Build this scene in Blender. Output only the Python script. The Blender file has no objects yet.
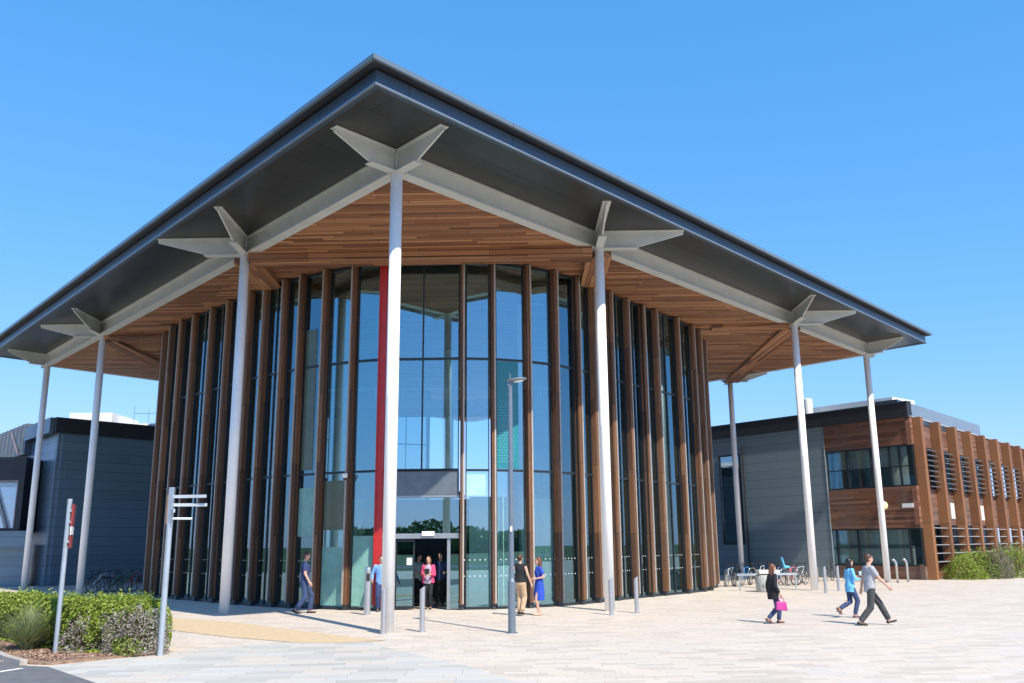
import bpy, bmesh, math, random
from mathutils import Vector, Matrix
random.seed(7)
S = bpy.context.scene
COL = S.collection
PI = math.pi

# ------------------------------------------------------------------ camera
FPX, PITCH, ROLL, EYE = 902.8, 0.2208, -0.0085, 2.0
cp, sp, cr, sr = math.cos(PITCH), math.sin(PITCH), math.cos(ROLL), math.sin(ROLL)
FW = Vector((0, cp, sp)); r0 = Vector((1, 0, 0)); u0 = Vector((0, -sp, cp))
RT = cr*r0 + sr*u0; UP = -sr*r0 + cr*u0
camd = bpy.data.cameras.new('camera'); cam = bpy.data.objects.new('camera', camd); COL.objects.link(cam)
camd.sensor_width = 36; camd.lens = FPX/1024*36; camd.clip_end = 3000; camd.clip_start = .1
M = Matrix.Identity(4)
for i in range(3):
    M[i][0], M[i][1], M[i][2] = RT[i], UP[i], -FW[i]
M[2][3] = EYE
cam.matrix_world = M
S.camera = cam

# ------------------------------------------------------------------ world, sun, exposure
SUN_EL, SUN_TH = math.radians(48), math.radians(31)   # th: to the right of straight behind the camera
sdir = Vector((math.cos(SUN_EL)*math.sin(SUN_TH), -math.cos(SUN_EL)*math.cos(SUN_TH), math.sin(SUN_EL)))
w = bpy.data.worlds.new('World'); S.world = w; w.use_nodes = True
nt = w.node_tree; bg = nt.nodes['Background']
sky = nt.nodes.new('ShaderNodeTexSky'); sky.sky_type = 'NISHITA'; sky.sun_disc = False
sky.sun_elevation = SUN_EL; sky.sun_rotation = math.atan2(sdir.x, sdir.y)
sky.air_density = 1.0; sky.dust_density = .2; sky.ozone_density = 2.2; sky.altitude = 0
sep = nt.nodes.new('ShaderNodeSeparateColor'); cmb = nt.nodes.new('ShaderNodeCombineColor'); nt.links.new(sky.outputs[0], sep.inputs[0])
for i, (p_, k_) in enumerate(((1.0, .545), (.55, 1.50), (.5, 2.65))):      # a clear, deeply blue day: per channel response of the sky
    a_ = nt.nodes.new('ShaderNodeMath'); a_.operation = 'POWER'; a_.inputs[1].default_value = p_
    m_ = nt.nodes.new('ShaderNodeMath'); m_.operation = 'MULTIPLY'; m_.inputs[1].default_value = k_
    nt.links.new(sep.outputs[i], a_.inputs[0]); nt.links.new(a_.outputs[0], m_.inputs[0]); nt.links.new(m_.outputs[0], cmb.inputs[i])
nt.links.new(cmb.outputs[0], bg.inputs[0]); bg.inputs[1].default_value = .15
sd = bpy.data.lights.new('sun', 'SUN'); sd.energy = 4.9; sd.angle = math.radians(.5); sd.color = (1, .93, .80)
so = bpy.data.objects.new('sun', sd); COL.objects.link(so)
so.rotation_euler = sdir.to_track_quat('Z', 'Y').to_euler(); so.location = sdir*80
S.view_settings.view_transform = 'Standard'; S.view_settings.look = 'None'
S.view_settings.gamma = 1; S.view_settings.use_curve_mapping = False
S.view_settings.exposure = .40

# ------------------------------------------------------------------ survey helpers (photo pixel -> real place)
def ray(px, py): return FW + (px-512)/FPX*RT - (py-341.5)/FPX*UP
def G(px, py, z=0.):
    d = ray(px, py); t = (z-EYE)/d.z; return Vector((d.x*t, d.y*t, z))
def D(px, py, Y):
    d = ray(px, py); t = Y/d.y; return Vector((d.x*t, Y, EYE+d.z*t))
def VP(px, py, A, B):
    """hit of the ray with the vertical plane through A, B: (distance from A along AB, height)"""
    d = ray(px, py); e = Vector((B[0]-A[0], B[1]-A[1])); L = e.length; e /= L
    den = d.x*e.y - d.y*e.x
    t = (A[0]*e.y - A[1]*e.x)/den
    x, y = d.x*t, d.y*t
    return (x-A[0])*e.x + (y-A[1])*e.y, EYE+d.z*t
def proj(p):
    q = Vector(p) - Vector((0, 0, EYE)); z = q.dot(FW)
    return 512+FPX*q.dot(RT)/z, 341.5-FPX*q.dot(UP)/z
def az(a): a = math.radians(a); return Vector((math.sin(a), math.cos(a)))

# ------------------------------------------------------------------ mesh helpers
class MB:
    def __init__(s): s.v = []; s.f = []; s.mi = []
    def add(s, vs, fs, m=0):
        o = len(s.v); s.v += [tuple(v) for v in vs]; s.f += [tuple(i+o for i in f) for f in fs]; s.mi += [m]*len(fs); return s
    def box(s, c, size, rz=0, m=0):
        hx, hy, hz = size[0]/2, size[1]/2, size[2]/2; ca, sa = math.cos(rz), math.sin(rz)
        vs = []
        for z in (-hz, hz):
            for x, y in ((-hx, -hy), (hx, -hy), (hx, hy), (-hx, hy)):
                vs.append((c[0]+x*ca-y*sa, c[1]+x*sa+y*ca, c[2]+z))
        return s.add(vs, [(3,2,1,0),(4,5,6,7),(0,1,5,4),(1,2,6,5),(2,3,7,6),(3,0,4,7)], m)
    def prism(s, poly, z0, z1, m=0):
        n = len(poly)
        vs = [(p[0], p[1], z0) for p in poly]+[(p[0], p[1], z1) for p in poly]
        return s.add(vs, [tuple(range(n-1, -1, -1)), tuple(range(n, 2*n))]+[(i, (i+1) % n, n+(i+1) % n, n+i) for i in range(n)], m)
    def ext(s, pts, d, m=0):
        """extrude a 3D polygon by vector d"""
        n = len(pts); d = Vector(d)
        vs = [Vector(p) for p in pts]+[Vector(p)+d for p in pts]
        return s.add(vs, [tuple(range(n-1, -1, -1)), tuple(range(n, 2*n))]+[(i, (i+1) % n, n+(i+1) % n, n+i) for i in range(n)], m)
    def beam(s, a, b, wd, h, m=0):
        """box from a to b: width wd sideways, height h centred"""
        a = Vector(a); b = Vector(b); t = (b-a).normalized()
        up = Vector((0, 0, 1)) if abs(t.z) < .95 else Vector((0, 1, 0))
        x = t.cross(up).normalized(); y = x.cross(t)
        vs = []
        for p in (a, b):
            for i, j in ((-1, -1), (1, -1), (1, 1), (-1, 1)):
                vs.append(p + x*(i*wd/2) + y*(j*h/2))
        return s.add(vs, [(3,2,1,0),(4,5,6,7),(0,1,5,4),(1,2,6,5),(2,3,7,6),(3,0,4,7)], m)
    def tube(s, pts, r, n=8, m=0, caps=True):
        pts = [Vector(p) for p in pts]; rs = r if isinstance(r, (list, tuple)) else [r]*len(pts)
        vs = []; fs = []; X = None
        for k, p in enumerate(pts):
            t = (pts[min(k+1, len(pts)-1)]-pts[max(k-1, 0)]).normalized()
            if X is None:
                X = t.orthogonal().normalized()
            X = (X - t*X.dot(t)).normalized(); Y = t.cross(X)
            for i in range(n):
                a = 2*PI*i/n; vs.append(p+(X*math.cos(a)+Y*math.sin(a))*rs[k])
        for k in range(len(pts)-1):
            for i in range(n):
                j = (i+1) % n; fs.append((k*n+i, k*n+j, (k+1)*n+j, (k+1)*n+i))
        if caps:
            fs.append(tuple(range(n-1, -1, -1))); o = (len(pts)-1)*n; fs.append(tuple(range(o, o+n)))
        return s.add(vs, fs, m)
    def lathe(s, c, prof, n=20, m=0):
        vs = []; fs = []
        for r, z in prof:
            for i in range(n):
                a = 2*PI*i/n; vs.append((c[0]+r*math.cos(a), c[1]+r*math.sin(a), c[2]+z))
        for k in range(len(prof)-1):
            for i in range(n):
                j = (i+1) % n; fs.append((k*n+i, k*n+j, (k+1)*n+j, (k+1)*n+i))
        fs.append(tuple(range(n-1, -1, -1))); o = (len(prof)-1)*n; fs.append(tuple(range(o, o+n)))
        return s.add(vs, fs, m)
    def ell(s, c, r, nu=16, nv=10, m=0, rot=None):
        vs = []; fs = []; c = Vector(c)
        for j in range(nv+1):
            th = PI*j/nv
            for i in range(nu):
                a = 2*PI*i/nu
                p = Vector((r[0]*math.sin(th)*math.cos(a), r[1]*math.sin(th)*math.sin(a), r[2]*math.cos(th)))
                if rot: p = rot @ p
                vs.append(c+p)
        for j in range(nv):
            for i in range(nu):
                k = (i+1) % nu; fs.append((j*nu+i, (j+1)*nu+i, (j+1)*nu+k, j*nu+k))
        return s.add(vs, fs, m)
    def build(s, name, mats, parent=None, smooth=False, fix=True, bevel=0):
        me = bpy.data.meshes.new(name); me.from_pydata(s.v, [], s.f)
        if not isinstance(mats, (list, tuple)): mats = [mats]
        for q in mats: me.materials.append(q)
        if len(mats) > 1: me.polygons.foreach_set('material_index', s.mi)
        if fix:
            b = bmesh.new(); b.from_mesh(me); bmesh.ops.recalc_face_normals(b, faces=b.faces); b.to_mesh(me); b.free()
        if smooth: me.polygons.foreach_set('use_smooth', [True]*len(me.polygons))
        me.update()
        o = bpy.data.objects.new(name, me); COL.objects.link(o)
        if parent: o.parent = parent
        if bevel:
            md = o.modifiers.new('b', 'BEVEL'); md.width = bevel; md.segments = 2; md.limit_method = 'ANGLE'
        return o
def tag(o, label=None, cat=None, group=None, kind=None):
    if label: o['label'] = label
    if cat: o['category'] = cat
    if group: o['group'] = group
    if kind: o['kind'] = kind
    return o
def thing(name, label, cat, loc=(0, 0, 0), rz=0, group=None):
    o = bpy.data.objects.new(name, None); o.empty_display_size = .3; COL.objects.link(o)
    o.location = loc; o.rotation_euler = (0, 0, rz)
    return tag(o, label, cat, group)
def copy_tree(o, parent=None):
    c = o.copy(); COL.objects.link(c); c.parent = parent
    for ch in list(o.children): copy_tree(ch, c)
    return c

# ------------------------------------------------------------------ materials
class NT:
    def __init__(s, name):
        s.m = bpy.data.materials.new(name); s.m.use_nodes = True; s.t = s.m.node_tree; s.n = s.t.nodes
        s.b = s.n['Principled BSDF']; s.out = s.n['Material Output']
    def new(s, t, **k):
        x = s.n.new(t)
        for a, v in k.items(): setattr(x, a, v)
        return x
    def L(s, a, b): s.t.links.new(a, b)
    def math(s, op, a, b=None, c=None):
        x = s.new('ShaderNodeMath', operation=op)
        for i, v in enumerate((a, b, c)):
            if v is None: continue
            if isinstance(v, (int, float)): x.inputs[i].default_value = v
            else: s.L(v, x.inputs[i])
        return x.outputs[0]
    def mix(s, f, a, b, mode='MIX'):
        x = s.new('ShaderNodeMix', data_type='RGBA', blend_type=mode)
        for i, v in ((0, f), (6, a), (7, b)):
            if isinstance(v, (int, float)): x.inputs[i].default_value = v
            elif isinstance(v, tuple): x.inputs[i].default_value = (*v, 1)[:4]
            else: s.L(v, x.inputs[i])
        return x.outputs[2]
    def pos(s): return s.new('ShaderNodeNewGeometry').outputs['Position']
    def obj(s): return s.new('ShaderNodeTexCoord').outputs['Object']
    def dot(s, v, d):
        x = s.new('ShaderNodeVectorMath', operation='DOT_PRODUCT'); s.L(v, x.inputs[0]); x.inputs[1].default_value = d; return x.outputs['Value']
    def comb(s, a, b, c=0.):
        x = s.new('ShaderNodeCombineXYZ')
        for i, v in enumerate((a, b, c)):
            if isinstance(v, (int, float)): x.inputs[i].default_value = v
            else: s.L(v, x.inputs[i])
        return x.outputs[0]
    def noise(s, vec, scale, detail=4, rough=.55):
        x = s.new('ShaderNodeTexNoise'); x.inputs['Scale'].default_value = scale; x.inputs['Detail'].default_value = detail; x.inputs['Roughness'].default_value = rough
        s.L(vec, x.inputs['Vector']); return x.outputs['Fac']
    def white(s, vec):
        x = s.new('ShaderNodeTexWhiteNoise', noise_dimensions='3D'); s.L(vec, x.inputs['Vector']); return x.outputs['Value'], x.outputs['Color']
    def ramp(s, f, stops, interp='LINEAR'):
        x = s.new('ShaderNodeValToRGB'); s.L(f, x.inputs[0]); x.color_ramp.interpolation = interp
        e = x.color_ramp.elements
        while len(e) < len(stops): e.new(.5)
        for q, (p, c) in zip(e, stops): q.position = p; q.color = (*c, 1)
        return x.outputs[0]
    def bump(s, h, st, dist=.01):
        x = s.new('ShaderNodeBump'); x.inputs['Strength'].default_value = st; x.inputs['Distance'].default_value = dist
        s.L(h, x.inputs['Height']); s.L(x.outputs[0], s.b.inputs['Normal'])
def plain(name, c, rough=.6, metal=0., var=.12, scale=3., bump=0., spec=.5):
    q = NT(name)
    n = q.noise(q.obj(), scale); n2 = q.noise(q.obj(), scale*9, 3)
    f = q.math('ADD', q.math('MULTIPLY', n, .7), q.math('MULTIPLY', n2, .3))
    lo = tuple(x*(1-var*1.6) for x in c); hi = tuple(min(1, x*(1+var*1.6)) for x in c)
    q.L(q.ramp(f, [(.3, lo), (.7, hi)]), q.b.inputs['Base Color'])
    q.b.inputs['Roughness'].default_value = rough; q.b.inputs['Metallic'].default_value = metal
    q.b.inputs['Specular IOR Level'].default_value = spec
    if bump: q.bump(n2, bump)
    return q.m
def planks(name, stops, u, v, wd, ln, gap=.06, rough=.7, grain=.35, source='pos', stagger=True, stain=.0, gapcol=(.02, .012, .008), panel=None, bump=.5, metal=0.):
    """boards: u = along, v = across (unit vectors), random tone per board, dark joints"""
    q = NT(name); P = q.pos() if source == 'pos' else q.obj()
    U = q.dot(P, u); V = q.math('DIVIDE', q.dot(P, v), wd)
    row = q.math('FLOOR', V); fv = q.math('FRACT', V)
    rr, _ = q.white(q.comb(row, 3.7, 1.1))
    Un = q.math('DIVIDE', U, ln)
    if stagger: Un = q.math('ADD', Un, q.math('MULTIPLY', rr, 7.0))
    cell = q.math('FLOOR', Un); fu = q.math('FRACT', Un)
    rc, _ = q.white(q.comb(row, cell, 5.3))
    gr = q.noise(q.comb(q.math('MULTIPLY', U, .9), q.math('MULTIPLY', q.dot(P, v), 26), q.math('MULTIPLY', rc, 40)), 1.6, 5)
    f = q.math('ADD', q.math('MULTIPLY', rc, 1-grain), q.math('MULTIPLY', gr, grain))
    c = q.ramp(f, stops)
    if stain:
        s = q.noise(P, .35, 5, .65)
        c = q.mix(q.math('MULTIPLY', q.ramp_f(s, .42, .68), stain), c, (.10, .075, .06) if name.startswith('fin') else (.13, .12, .115))
    g1 = q.math('LESS_THAN', fv, gap); g2 = q.math('LESS_THAN', fu, .012/ln*1.2)
    g = q.math('MAXIMUM', g1, g2)
    c = q.mix(g, c, gapcol)
    q.L(c, q.b.inputs['Base Color']); q.b.inputs['Roughness'].default_value = rough; q.b.inputs['Metallic'].default_value = metal
    h = q.math('ADD', q.math('SUBTRACT', 1, g), q.math('MULTIPLY', gr, .25))
    q.bump(h, bump, .01)
    return q.m
def ramp_f(s, x, a, b):
    y = s.new('ShaderNodeMapRange'); s.L(x, y.inputs[0]); y.inputs[1].default_value = a; y.inputs[2].default_value = b; return y.outputs[0]
NT.ramp_f = ramp_f

TIMB = [(.08, (.09, .032, .013)), (.35, (.22, .088, .034)), (.6, (.32, .137, .056)), (.88, (.48, .235, .105))]
WEATH = [(.0, (.055, .026, .018)), (.3, (.12, .050, .030)), (.6, (.20, .082, .045)), (1., (.33, .18, .12))]
m_soffit = planks('soffit_cedar_boards', TIMB, (1, -.03, 0), (.03, 1, 1), .19, 3.0, .13, .6)
m_soffit2 = planks('soffit_cedar_boards_long', TIMB, (0, 1, 0), (1, 0, 1), .17, 3.6, .10, .6)
m_fin = planks('fin_cedar', [(.05, (.042, .017, .008)), (.4, (.125, .051, .021)), (.65, (.21, .090, .037)), (.95, (.36, .17, .073))], (0, 0, 1), (.7, .714, 0), .07, 2.35, .10, .62, .5, stagger=False, bump=.5, stain=.5)
m_fin_red = plain('red_fin_paint', (.45, .022, .022), .4, var=.08)
m_edge = plain('fin_steel_edge', (.40, .35, .30), .5, .15, .1)
m_shoe = plain('shoe_steel', (.06, .065, .07), .45, .4)
m_white = plain('white_column_paint', (.90, .89, .86), .42, var=.04, scale=1.2)
m_cream = plain('beam_paint', (.50, .51, .47), .5, var=.06, scale=1.5)
m_msoffit = planks('metal_soffit_sheets', [(.0, (.036, .037, .036)), (1., (.056, .056, .054))], (.665, .747, 0), (-.747, .665, 0), 1.2, 3., .022, .3, .3, gapcol=(.012, .012, .012), bump=.1, metal=.35)
m_fascia = planks('fascia_metal', [(.0, (.060, .088, .12)), (1., (.078, .112, .15))], (1, 0, 0), (0, 0, 1), 9., 2.4, .0, .35, .3, gapcol=(.02, .03, .04), bump=.1, metal=.4)
m_lip = planks('gutter_metal', [(.0, (.16, .205, .235)), (1., (.20, .25, .28))], (1, 0, 0), (0, 0, 1), 9., 3.1, .0, .35, .3, gapcol=(.05, .07, .08), bump=.1, metal=.4)
m_trim = plain('fascia_trim', (.24, .28, .32), .35, .5, .05, 1.)
m_frame = plain('window_frame_dark', (.025, .032, .038), .35, .3, .08)
m_dark = plain('interior_dark', (.05, .055, .06), .8)
m_mid = plain('interior_plaster', (.30, .32, .32), .8, var=.05, scale=1)
m_teal = plain('teal_panel', (.025, .20, .24), .12, var=.05, scale=1)
m_white2 = plain('white_panel', (.8, .8, .78), .5, var=.03)
m_red = plain('red_seat_fabric', (.55, .03, .03), .7)
m_kerb = plain('kerb_stone', (.40, .35, .30), .85, var=.12)
m_concrete = plain('pale_concrete', (.55, .54, .52), .8, var=.08, bump=.2)
m_steel = plain('brushed_steel', (.55, .56, .57), .32, .85, .06, 4)
m_galv = plain('galvanised_steel', (.45, .50, .54), .45, .55, .08, 5)
m_black = plain('black_plastic', (.02, .02, .022), .5)
m_para = plain('parapet_black', (.022, .026, .034), .55, .1, .15, 1)

def panel_mat(name, c, wd, ln, uvec, vary=.10, rough=.5, metal=.2):
    lo = tuple(x*(1-vary) for x in c); hi = tuple(x*(1+vary) for x in c)
    return planks(name, [(.0, lo), (1., hi)], uvec, (0, 0, 1), wd, ln, .035, rough, .25, gapcol=tuple(x*.35 for x in c), bump=.12, metal=metal)

def glass(name, tint=(.50, .66, .66), refl=.30, gcol=(.60, .80, 1.)):
    q = NT(name); q.n.remove(q.b)
    tr = q.new('ShaderNodeBsdfTransparent'); tr.inputs[0].default_value = (*tint, 1)
    gl = q.new('ShaderNodeBsdfGlossy'); gl.inputs['Roughness'].default_value = .0; gl.inputs['Color'].default_value = (*gcol, 1)
    lw = q.new('ShaderNodeFresnel'); lw.inputs['IOR'].default_value = 1.45
    wav = q.noise(q.pos(), .5, 1)
    bp = q.new('ShaderNodeBump'); bp.inputs['Strength'].default_value = .05; bp.inputs['Distance'].default_value = .02; q.L(wav, bp.inputs['Height']); q.L(bp.outputs[0], gl.inputs['Normal'])
    f = q.math('ADD', lw.outputs[0], refl); f = q.math('MINIMUM', f, 1.)
    mx = q.new('ShaderNodeMixShader'); q.L(f, mx.inputs[0]); q.L(tr.outputs[0], mx.inputs[1]); q.L(gl.outputs[0], mx.inputs[2])
    q.L(mx.outputs[0], q.out.inputs['Surface']); return q.m
m_glass = glass('facade_glass', (.86, .95, .93), .25, (.50, .80, .90))
m_glass2 = glass('wing_glass', (.93, .97, .96), .16, (.75, .9, 1.))

def paving(name, cols, joint, wd, ln, ang=0., rough=.75):
    q = NT(name); P = q.pos(); a = math.radians(ang)
    U = q.dot(P, (math.cos(a), math.sin(a), 0)); V0 = q.dot(P, (-math.sin(a), math.cos(a), 0))
    V = q.math('DIVIDE', V0, wd); row = q.math('FLOOR', V); fv = q.math('FRACT', V)
    rr, _ = q.white(q.comb(row, 3.7, 1.1))
    Un = q.math('ADD', q.math('DIVIDE', U, ln), q.math('MULTIPLY', rr, 9.)); cell = q.math('FLOOR', Un); fu = q.math('FRACT', Un)
    rc, _ = q.white(q.comb(row, cell, 5.3))
    big = q.noise(P, .22, 3); fine = q.noise(P, 30, 3)
    f = q.math('ADD', q.math('MULTIPLY', rc, .62), q.math('ADD', q.math('MULTIPLY', big, .3), q.math('MULTIPLY', fine, .08)))
    c = q.ramp(f, cols)
    st = q.noise(P, 1.3, 6, .7)
    c = q.mix(q.math('MULTIPLY', q.ramp_f(st, .6, .75), .25), c, tuple(x*.55 for x in cols[0][1]))
    g = q.math('MAXIMUM', q.math('LESS_THAN', fv, .035), q.math('LESS_THAN', fu, .012/ln))
    c = q.mix(q.math('MULTIPLY', g, .8), c, joint)
    q.L(c, q.b.inputs['Base Color']); q.b.inputs['Roughness'].default_value = rough
    q.bump(q.math('ADD', q.math('SUBTRACT', 1, g), q.math('MULTIPLY', fine, .3)), .25, .006)
    return q.m
m_pave = paving('plaza_setts_cream', [(.15, (.48, .41, .34)), (.35, (.56, .48, .40)), (.5, (.63, .53, .43)), (.65, (.56, .50, .44)), (.8, (.64, .54, .45)), (.95, (.66, .59, .50))], (.36, .31, .26), .2, .6, 6)
m_pave2 = paving('plaza_slabs_grey', [(.15, (.41, .39, .35)), (.4, (.48, .46, .42)), (.6, (.54, .51, .46)), (.8, (.55, .47, .39)), (.95, (.47, .46, .43))], (.30, .29, .27), .3, .9, 6)
m_sand = plain('sand_resin', (.56, .42, .26), .9, var=.08, scale=6, bump=.3)
m_asph = plain('asphalt', (.13, .13, .135), .9, var=.15, scale=4, bump=.5)
m_line = plain('road_paint', (.78, .78, .76), .7, var=.06)
m_mulch = plain('bark_mulch', (.30, .19, .125), .95, var=.35, scale=14, bump=1)
m_grassg = plain('ground_grass', (.07, .10, .035), .95, var=.3, scale=.6)

# ------------------------------------------------------------------ ground
def sheet(name, poly, z, mat, kind='structure'):
    b = MB(); n = len(poly); b.add([(p[0], p[1], z) for p in poly], [tuple(range(n))])
    o = b.build(name, mat, fix=False)
    if o.data.polygons[0].normal.z < 0: o.data.flip_normals()
    return tag(o, kind=kind)
sheet('ground', [(-900, -900), (900, -900), (900, 900), (-900, 900)], -.012, m_grassg)
sheet('plaza', [(-45, -14), (70, -14), (120, 130), (-60, 130)], 0., m_pave)
sheet('road', [(-200, -34), (200, -34), (200, -22), (-200, -22)], -.004, m_asph)
pa = [G(50, 666), G(160, 655), G(250, 645.5), G(345, 636), G(400, 651), G(470, 667), G(540, 690)]
sheet('forecourt_paving', [(p.x, p.y) for p in pa]+[(3, 8), (3, 2), (-2, 2), (-4, 9)], .004, m_pave2)
a0, a1 = G(48, 667), G(95, 683); dd = (a1-a0).normalized()
sheet('asphalt_lane', [(a0.x, a0.y), ((a0+dd*16).x, (a0+dd*16).y), (-30, 2), (-30, 31), (-16.2, 24.6), (-10.9, 19.2), (-9.3, 17.2), (-8.6, 16.6)], .006, m_asph)
l0, l1 = G(0, 672.2), G(22, 668.8); ld = (l1-l0).normalized(); ln_ = Vector((-ld.y, ld.x, 0))
l0 = l0-ld*6
sheet('road_marking', [((p+ln_*s).x, (p+ln_*s).y) for p, s in ((l0, -.06), (l1, -.06), (l1, .06), (l0, .06))], .010, m_line)
ye = [(150, 616.5), (172, 618), (230, 622), (300, 631), (350, 637), (385, 640.5), (345, 643), (300, 643), (230, 637.5), (172, 630.5), (150, 627)]
sheet('tactile_band', [(G(*p).x, G(*p).y) for p in ye], .008, m_sand)

# ------------------------------------------------------------------ main pavilion
C0 = Vector((-2.98, 22.1)); uL = az(-41.0); uR = az(41.7)
pL = {'1': Vector((-8.9, 28.81)), '2': Vector((-18.88, 40.6)), '3': Vector((-24.78, 47.2))}
pR = {'1': Vector((2.9, 28.47)), '2': Vector((12.63, 39.3)), '3': Vector((18.48, 46.17))}
B1 = Vector((13.19, 53.93)); BK = pL['3']+(pR['3']-C0)
B2 = pL['3']+(pR['1']-C0)+uR*.3
ZB, ZT = 11.48, 12.10
pav = thing('pavilion', 'glass fronted pavilion with timber fins under a huge cantilevered canopy roof on white columns', 'building', (C0.x, 30, 0))
def PAV(o): o.location = (-C0.x, -30, 0); return o   # parts are meshed in world metres under the pavilion's base
def off(poly, d):
    """offset a convex clockwise/ccw polygon outward by d"""
    n = len(poly); A = sum(poly[i][0]*poly[(i+1) % n][1]-poly[(i+1) % n][0]*poly[i][1] for i in range(n)); sg = 1 if A > 0 else -1
    out = []
    for i in range(n):
        p0, p1, p2 = Vector(poly[i-1]), Vector(poly[i]), Vector(poly[(i+1) % n])
        e1 = (p1-p0).normalized(); e2 = (p2-p1).normalized()
        n1 = Vector((e1.y, -e1.x))*sg; n2 = Vector((e2.y, -e2.x))*sg
        k = d/(1+n1.dot(n2)); out.append(p1+(n1+n2)*k)
    return out
base = [C0, pR['3'], BK, pL['3']]
def ring(b, pin, pout, z0, z1):
    n = len(pin)
    for i in range(n):
        j = (i+1) % n; b.prism([pin[i], pin[j], pout[j], pout[i]], z0, z1)
rf = off(base, 2.38)
b = MB(); b.prism(off(base, 2.30), ZT, ZT+.12); PAV(b.build('metal_soffit', m_msoffit, pav))
b = MB(); ring(b, off(base, 2.25), rf, ZT-.02, ZT+.36); fa = PAV(b.build('fascia', m_fascia, pav))
b = MB(); ring(b, off(base, 2.385), off(base, 2.44), ZT-.03, ZT+.015); t_ = b.build('trim', m_trim, fa)
b = MB(); ring(b, off(base, 2.60), off(base, 2.68), ZT+.40, ZT+.51); b.prism(off(base, 2.59), ZT+.46, ZT+.50); rfo = PAV(b.build('roof', m_lip, pav))
b = MB(); b.prism(off(base, 2.585), ZT+.41, ZT+.45); b.build('eaves_underside', m_para, rfo)
b = MB(); b.prism(off(base, 2.2), ZT+.13, ZT+.38); b.build('roof_deck', m_fascia, rfo)
# joints in the fascia trim, recess lights in the metal soffit
b = MB(); b.prism(off(base, -.16), ZB-.005, ZB+.14); PAV(b.build('timber_soffit', m_soffit, pav))
# perimeter I beams
def ibeam(a, c, z0=ZB, z1=ZT-.005, wf=.34):
    b = MB(); a3 = Vector((a[0], a[1], 0)); c3 = Vector((c[0], c[1], 0)); h = Vector((0, 0, 1))
    b.beam(a3+h*(z0+.025), c3+h*(z0+.025), wf, .05); b.beam(a3+h*(z1-.025), c3+h*(z1-.025), wf*.9, .05)
    b.beam(a3+h*(z0+z1)/2, c3+h*(z0+z1)/2, .05, z1-z0-.102)
    return PAV(b.build('edge_beam', m_cream, pav))
cut = .16
for a, c in ((C0, pR['3']), (C0, pL['3']), (pR['3'], BK), (pL['3'], BK)):
    e = (c-a).normalized(); ibeam(a+e*cut, c-e*cut)
# clad downstand beams of the diagonal grid
def clad(a, c, mat, wd=.85, z0=11.26, z1=11.47):
    b = MB(); a3 = Vector((a[0], a[1], (z0+z1)/2)); c3 = Vector((c[0], c[1], (z0+z1)/2)); b.beam(a3, c3, wd, z1-z0)
    return PAV(b.build('clad_beam', mat, pav))
# drum plan curve (half width from the axis, y): outer edge of the timber fins
AX = -3.15
CW = [(0, 29.25), (1.4, 29.3), (2.5, 29.45), (3.6, 29.85), (4.65, 30.5), (5.5, 31.35), (6.3, 32.4), (7.1, 33.55), (8.1, 34.9), (9.1, 36.15), (10.1, 37.35), (11.1, 38.75), (11.9, 40.3), (12.4, 42.0), (12.5, 43.8), (12.2, 45.8), (11.4, 48.2), (9.9, 50.8), (7.7, 53.3), (4.8, 55.4), (1.8, 56.5), (0, 56.7)]
CWL = [(0, 29.25), (1.4, 29.4), (2.5, 29.8), (3.6, 30.4), (4.6, 31.05), (5.4, 31.7), (6.3, 32.45), (7.25, 33.4), (8.2, 34.45), (9.2, 35.5), (10.2, 36.5), (11.3, 37.7), (12.3, 39.1), (13.0, 40.7), (13.25, 42.4), (13.1, 44.2), (12.4, 46.4), (10.9, 49.2), (8.6, 52.2), (5.4, 54.9), (1.9, 56.5), (0, 56.7)]
def cat(pts, t):
    i = int(min(max(t, 0), len(pts)-1.0001)); f = t-i
    p = [Vector(pts[max(0, min(len(pts)-1, k))]) for k in (i-1, i, i+1, i+2)]
    return .5*((2*p[1])+(p[2]-p[0])*f+(2*p[0]-5*p[1]+4*p[2]-p[3])*f*f+(-p[0]+3*p[1]-3*p[2]+p[3])*f**3)
def curve(t):   # t signed
    q = cat(CW if t >= 0 else CWL, abs(t)); s = 1 if t >= 0 else -1
    return Vector((AX+s*q.x, q.y))
def normal(t):
    a, c = curve(t-.02), curve(t+.02); e = (c-a).normalized(); return Vector((e.y, -e.x))
def tpx(px, py=605):
    lo, hi = -13.0, 13.2
    best = None
    for k in range(529):
        t = lo+(hi-lo)*k/528; x = proj((*curve(t), 0))[0]
        if best is None or abs(x-px) < best[0]: best = (abs(x-px), t)
    return best[1]
FD, ZF = .25, 11.44
finR = [461, 495.3, 532, 562, 586, 602.5, 622, 638.5, 655, 669, 692, 708, 714.8, 719.5]
finL = [342.5, 312, 286, 268.5, 248, 231, 209, 192, 174, 160, 150]
fin_t = []
for px in finR+finL: fin_t.append(tpx(px))
tR, tL = max(fin_t), min(fin_t)
for q_ in (.9, 1.7, 2.5, 3.3): fin_t += [tR+q_, tL-q_]
t_ = 16.9
while t_ < 20: fin_t += [t_, -t_]; t_ += .75
red_t = tpx(375)
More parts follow.
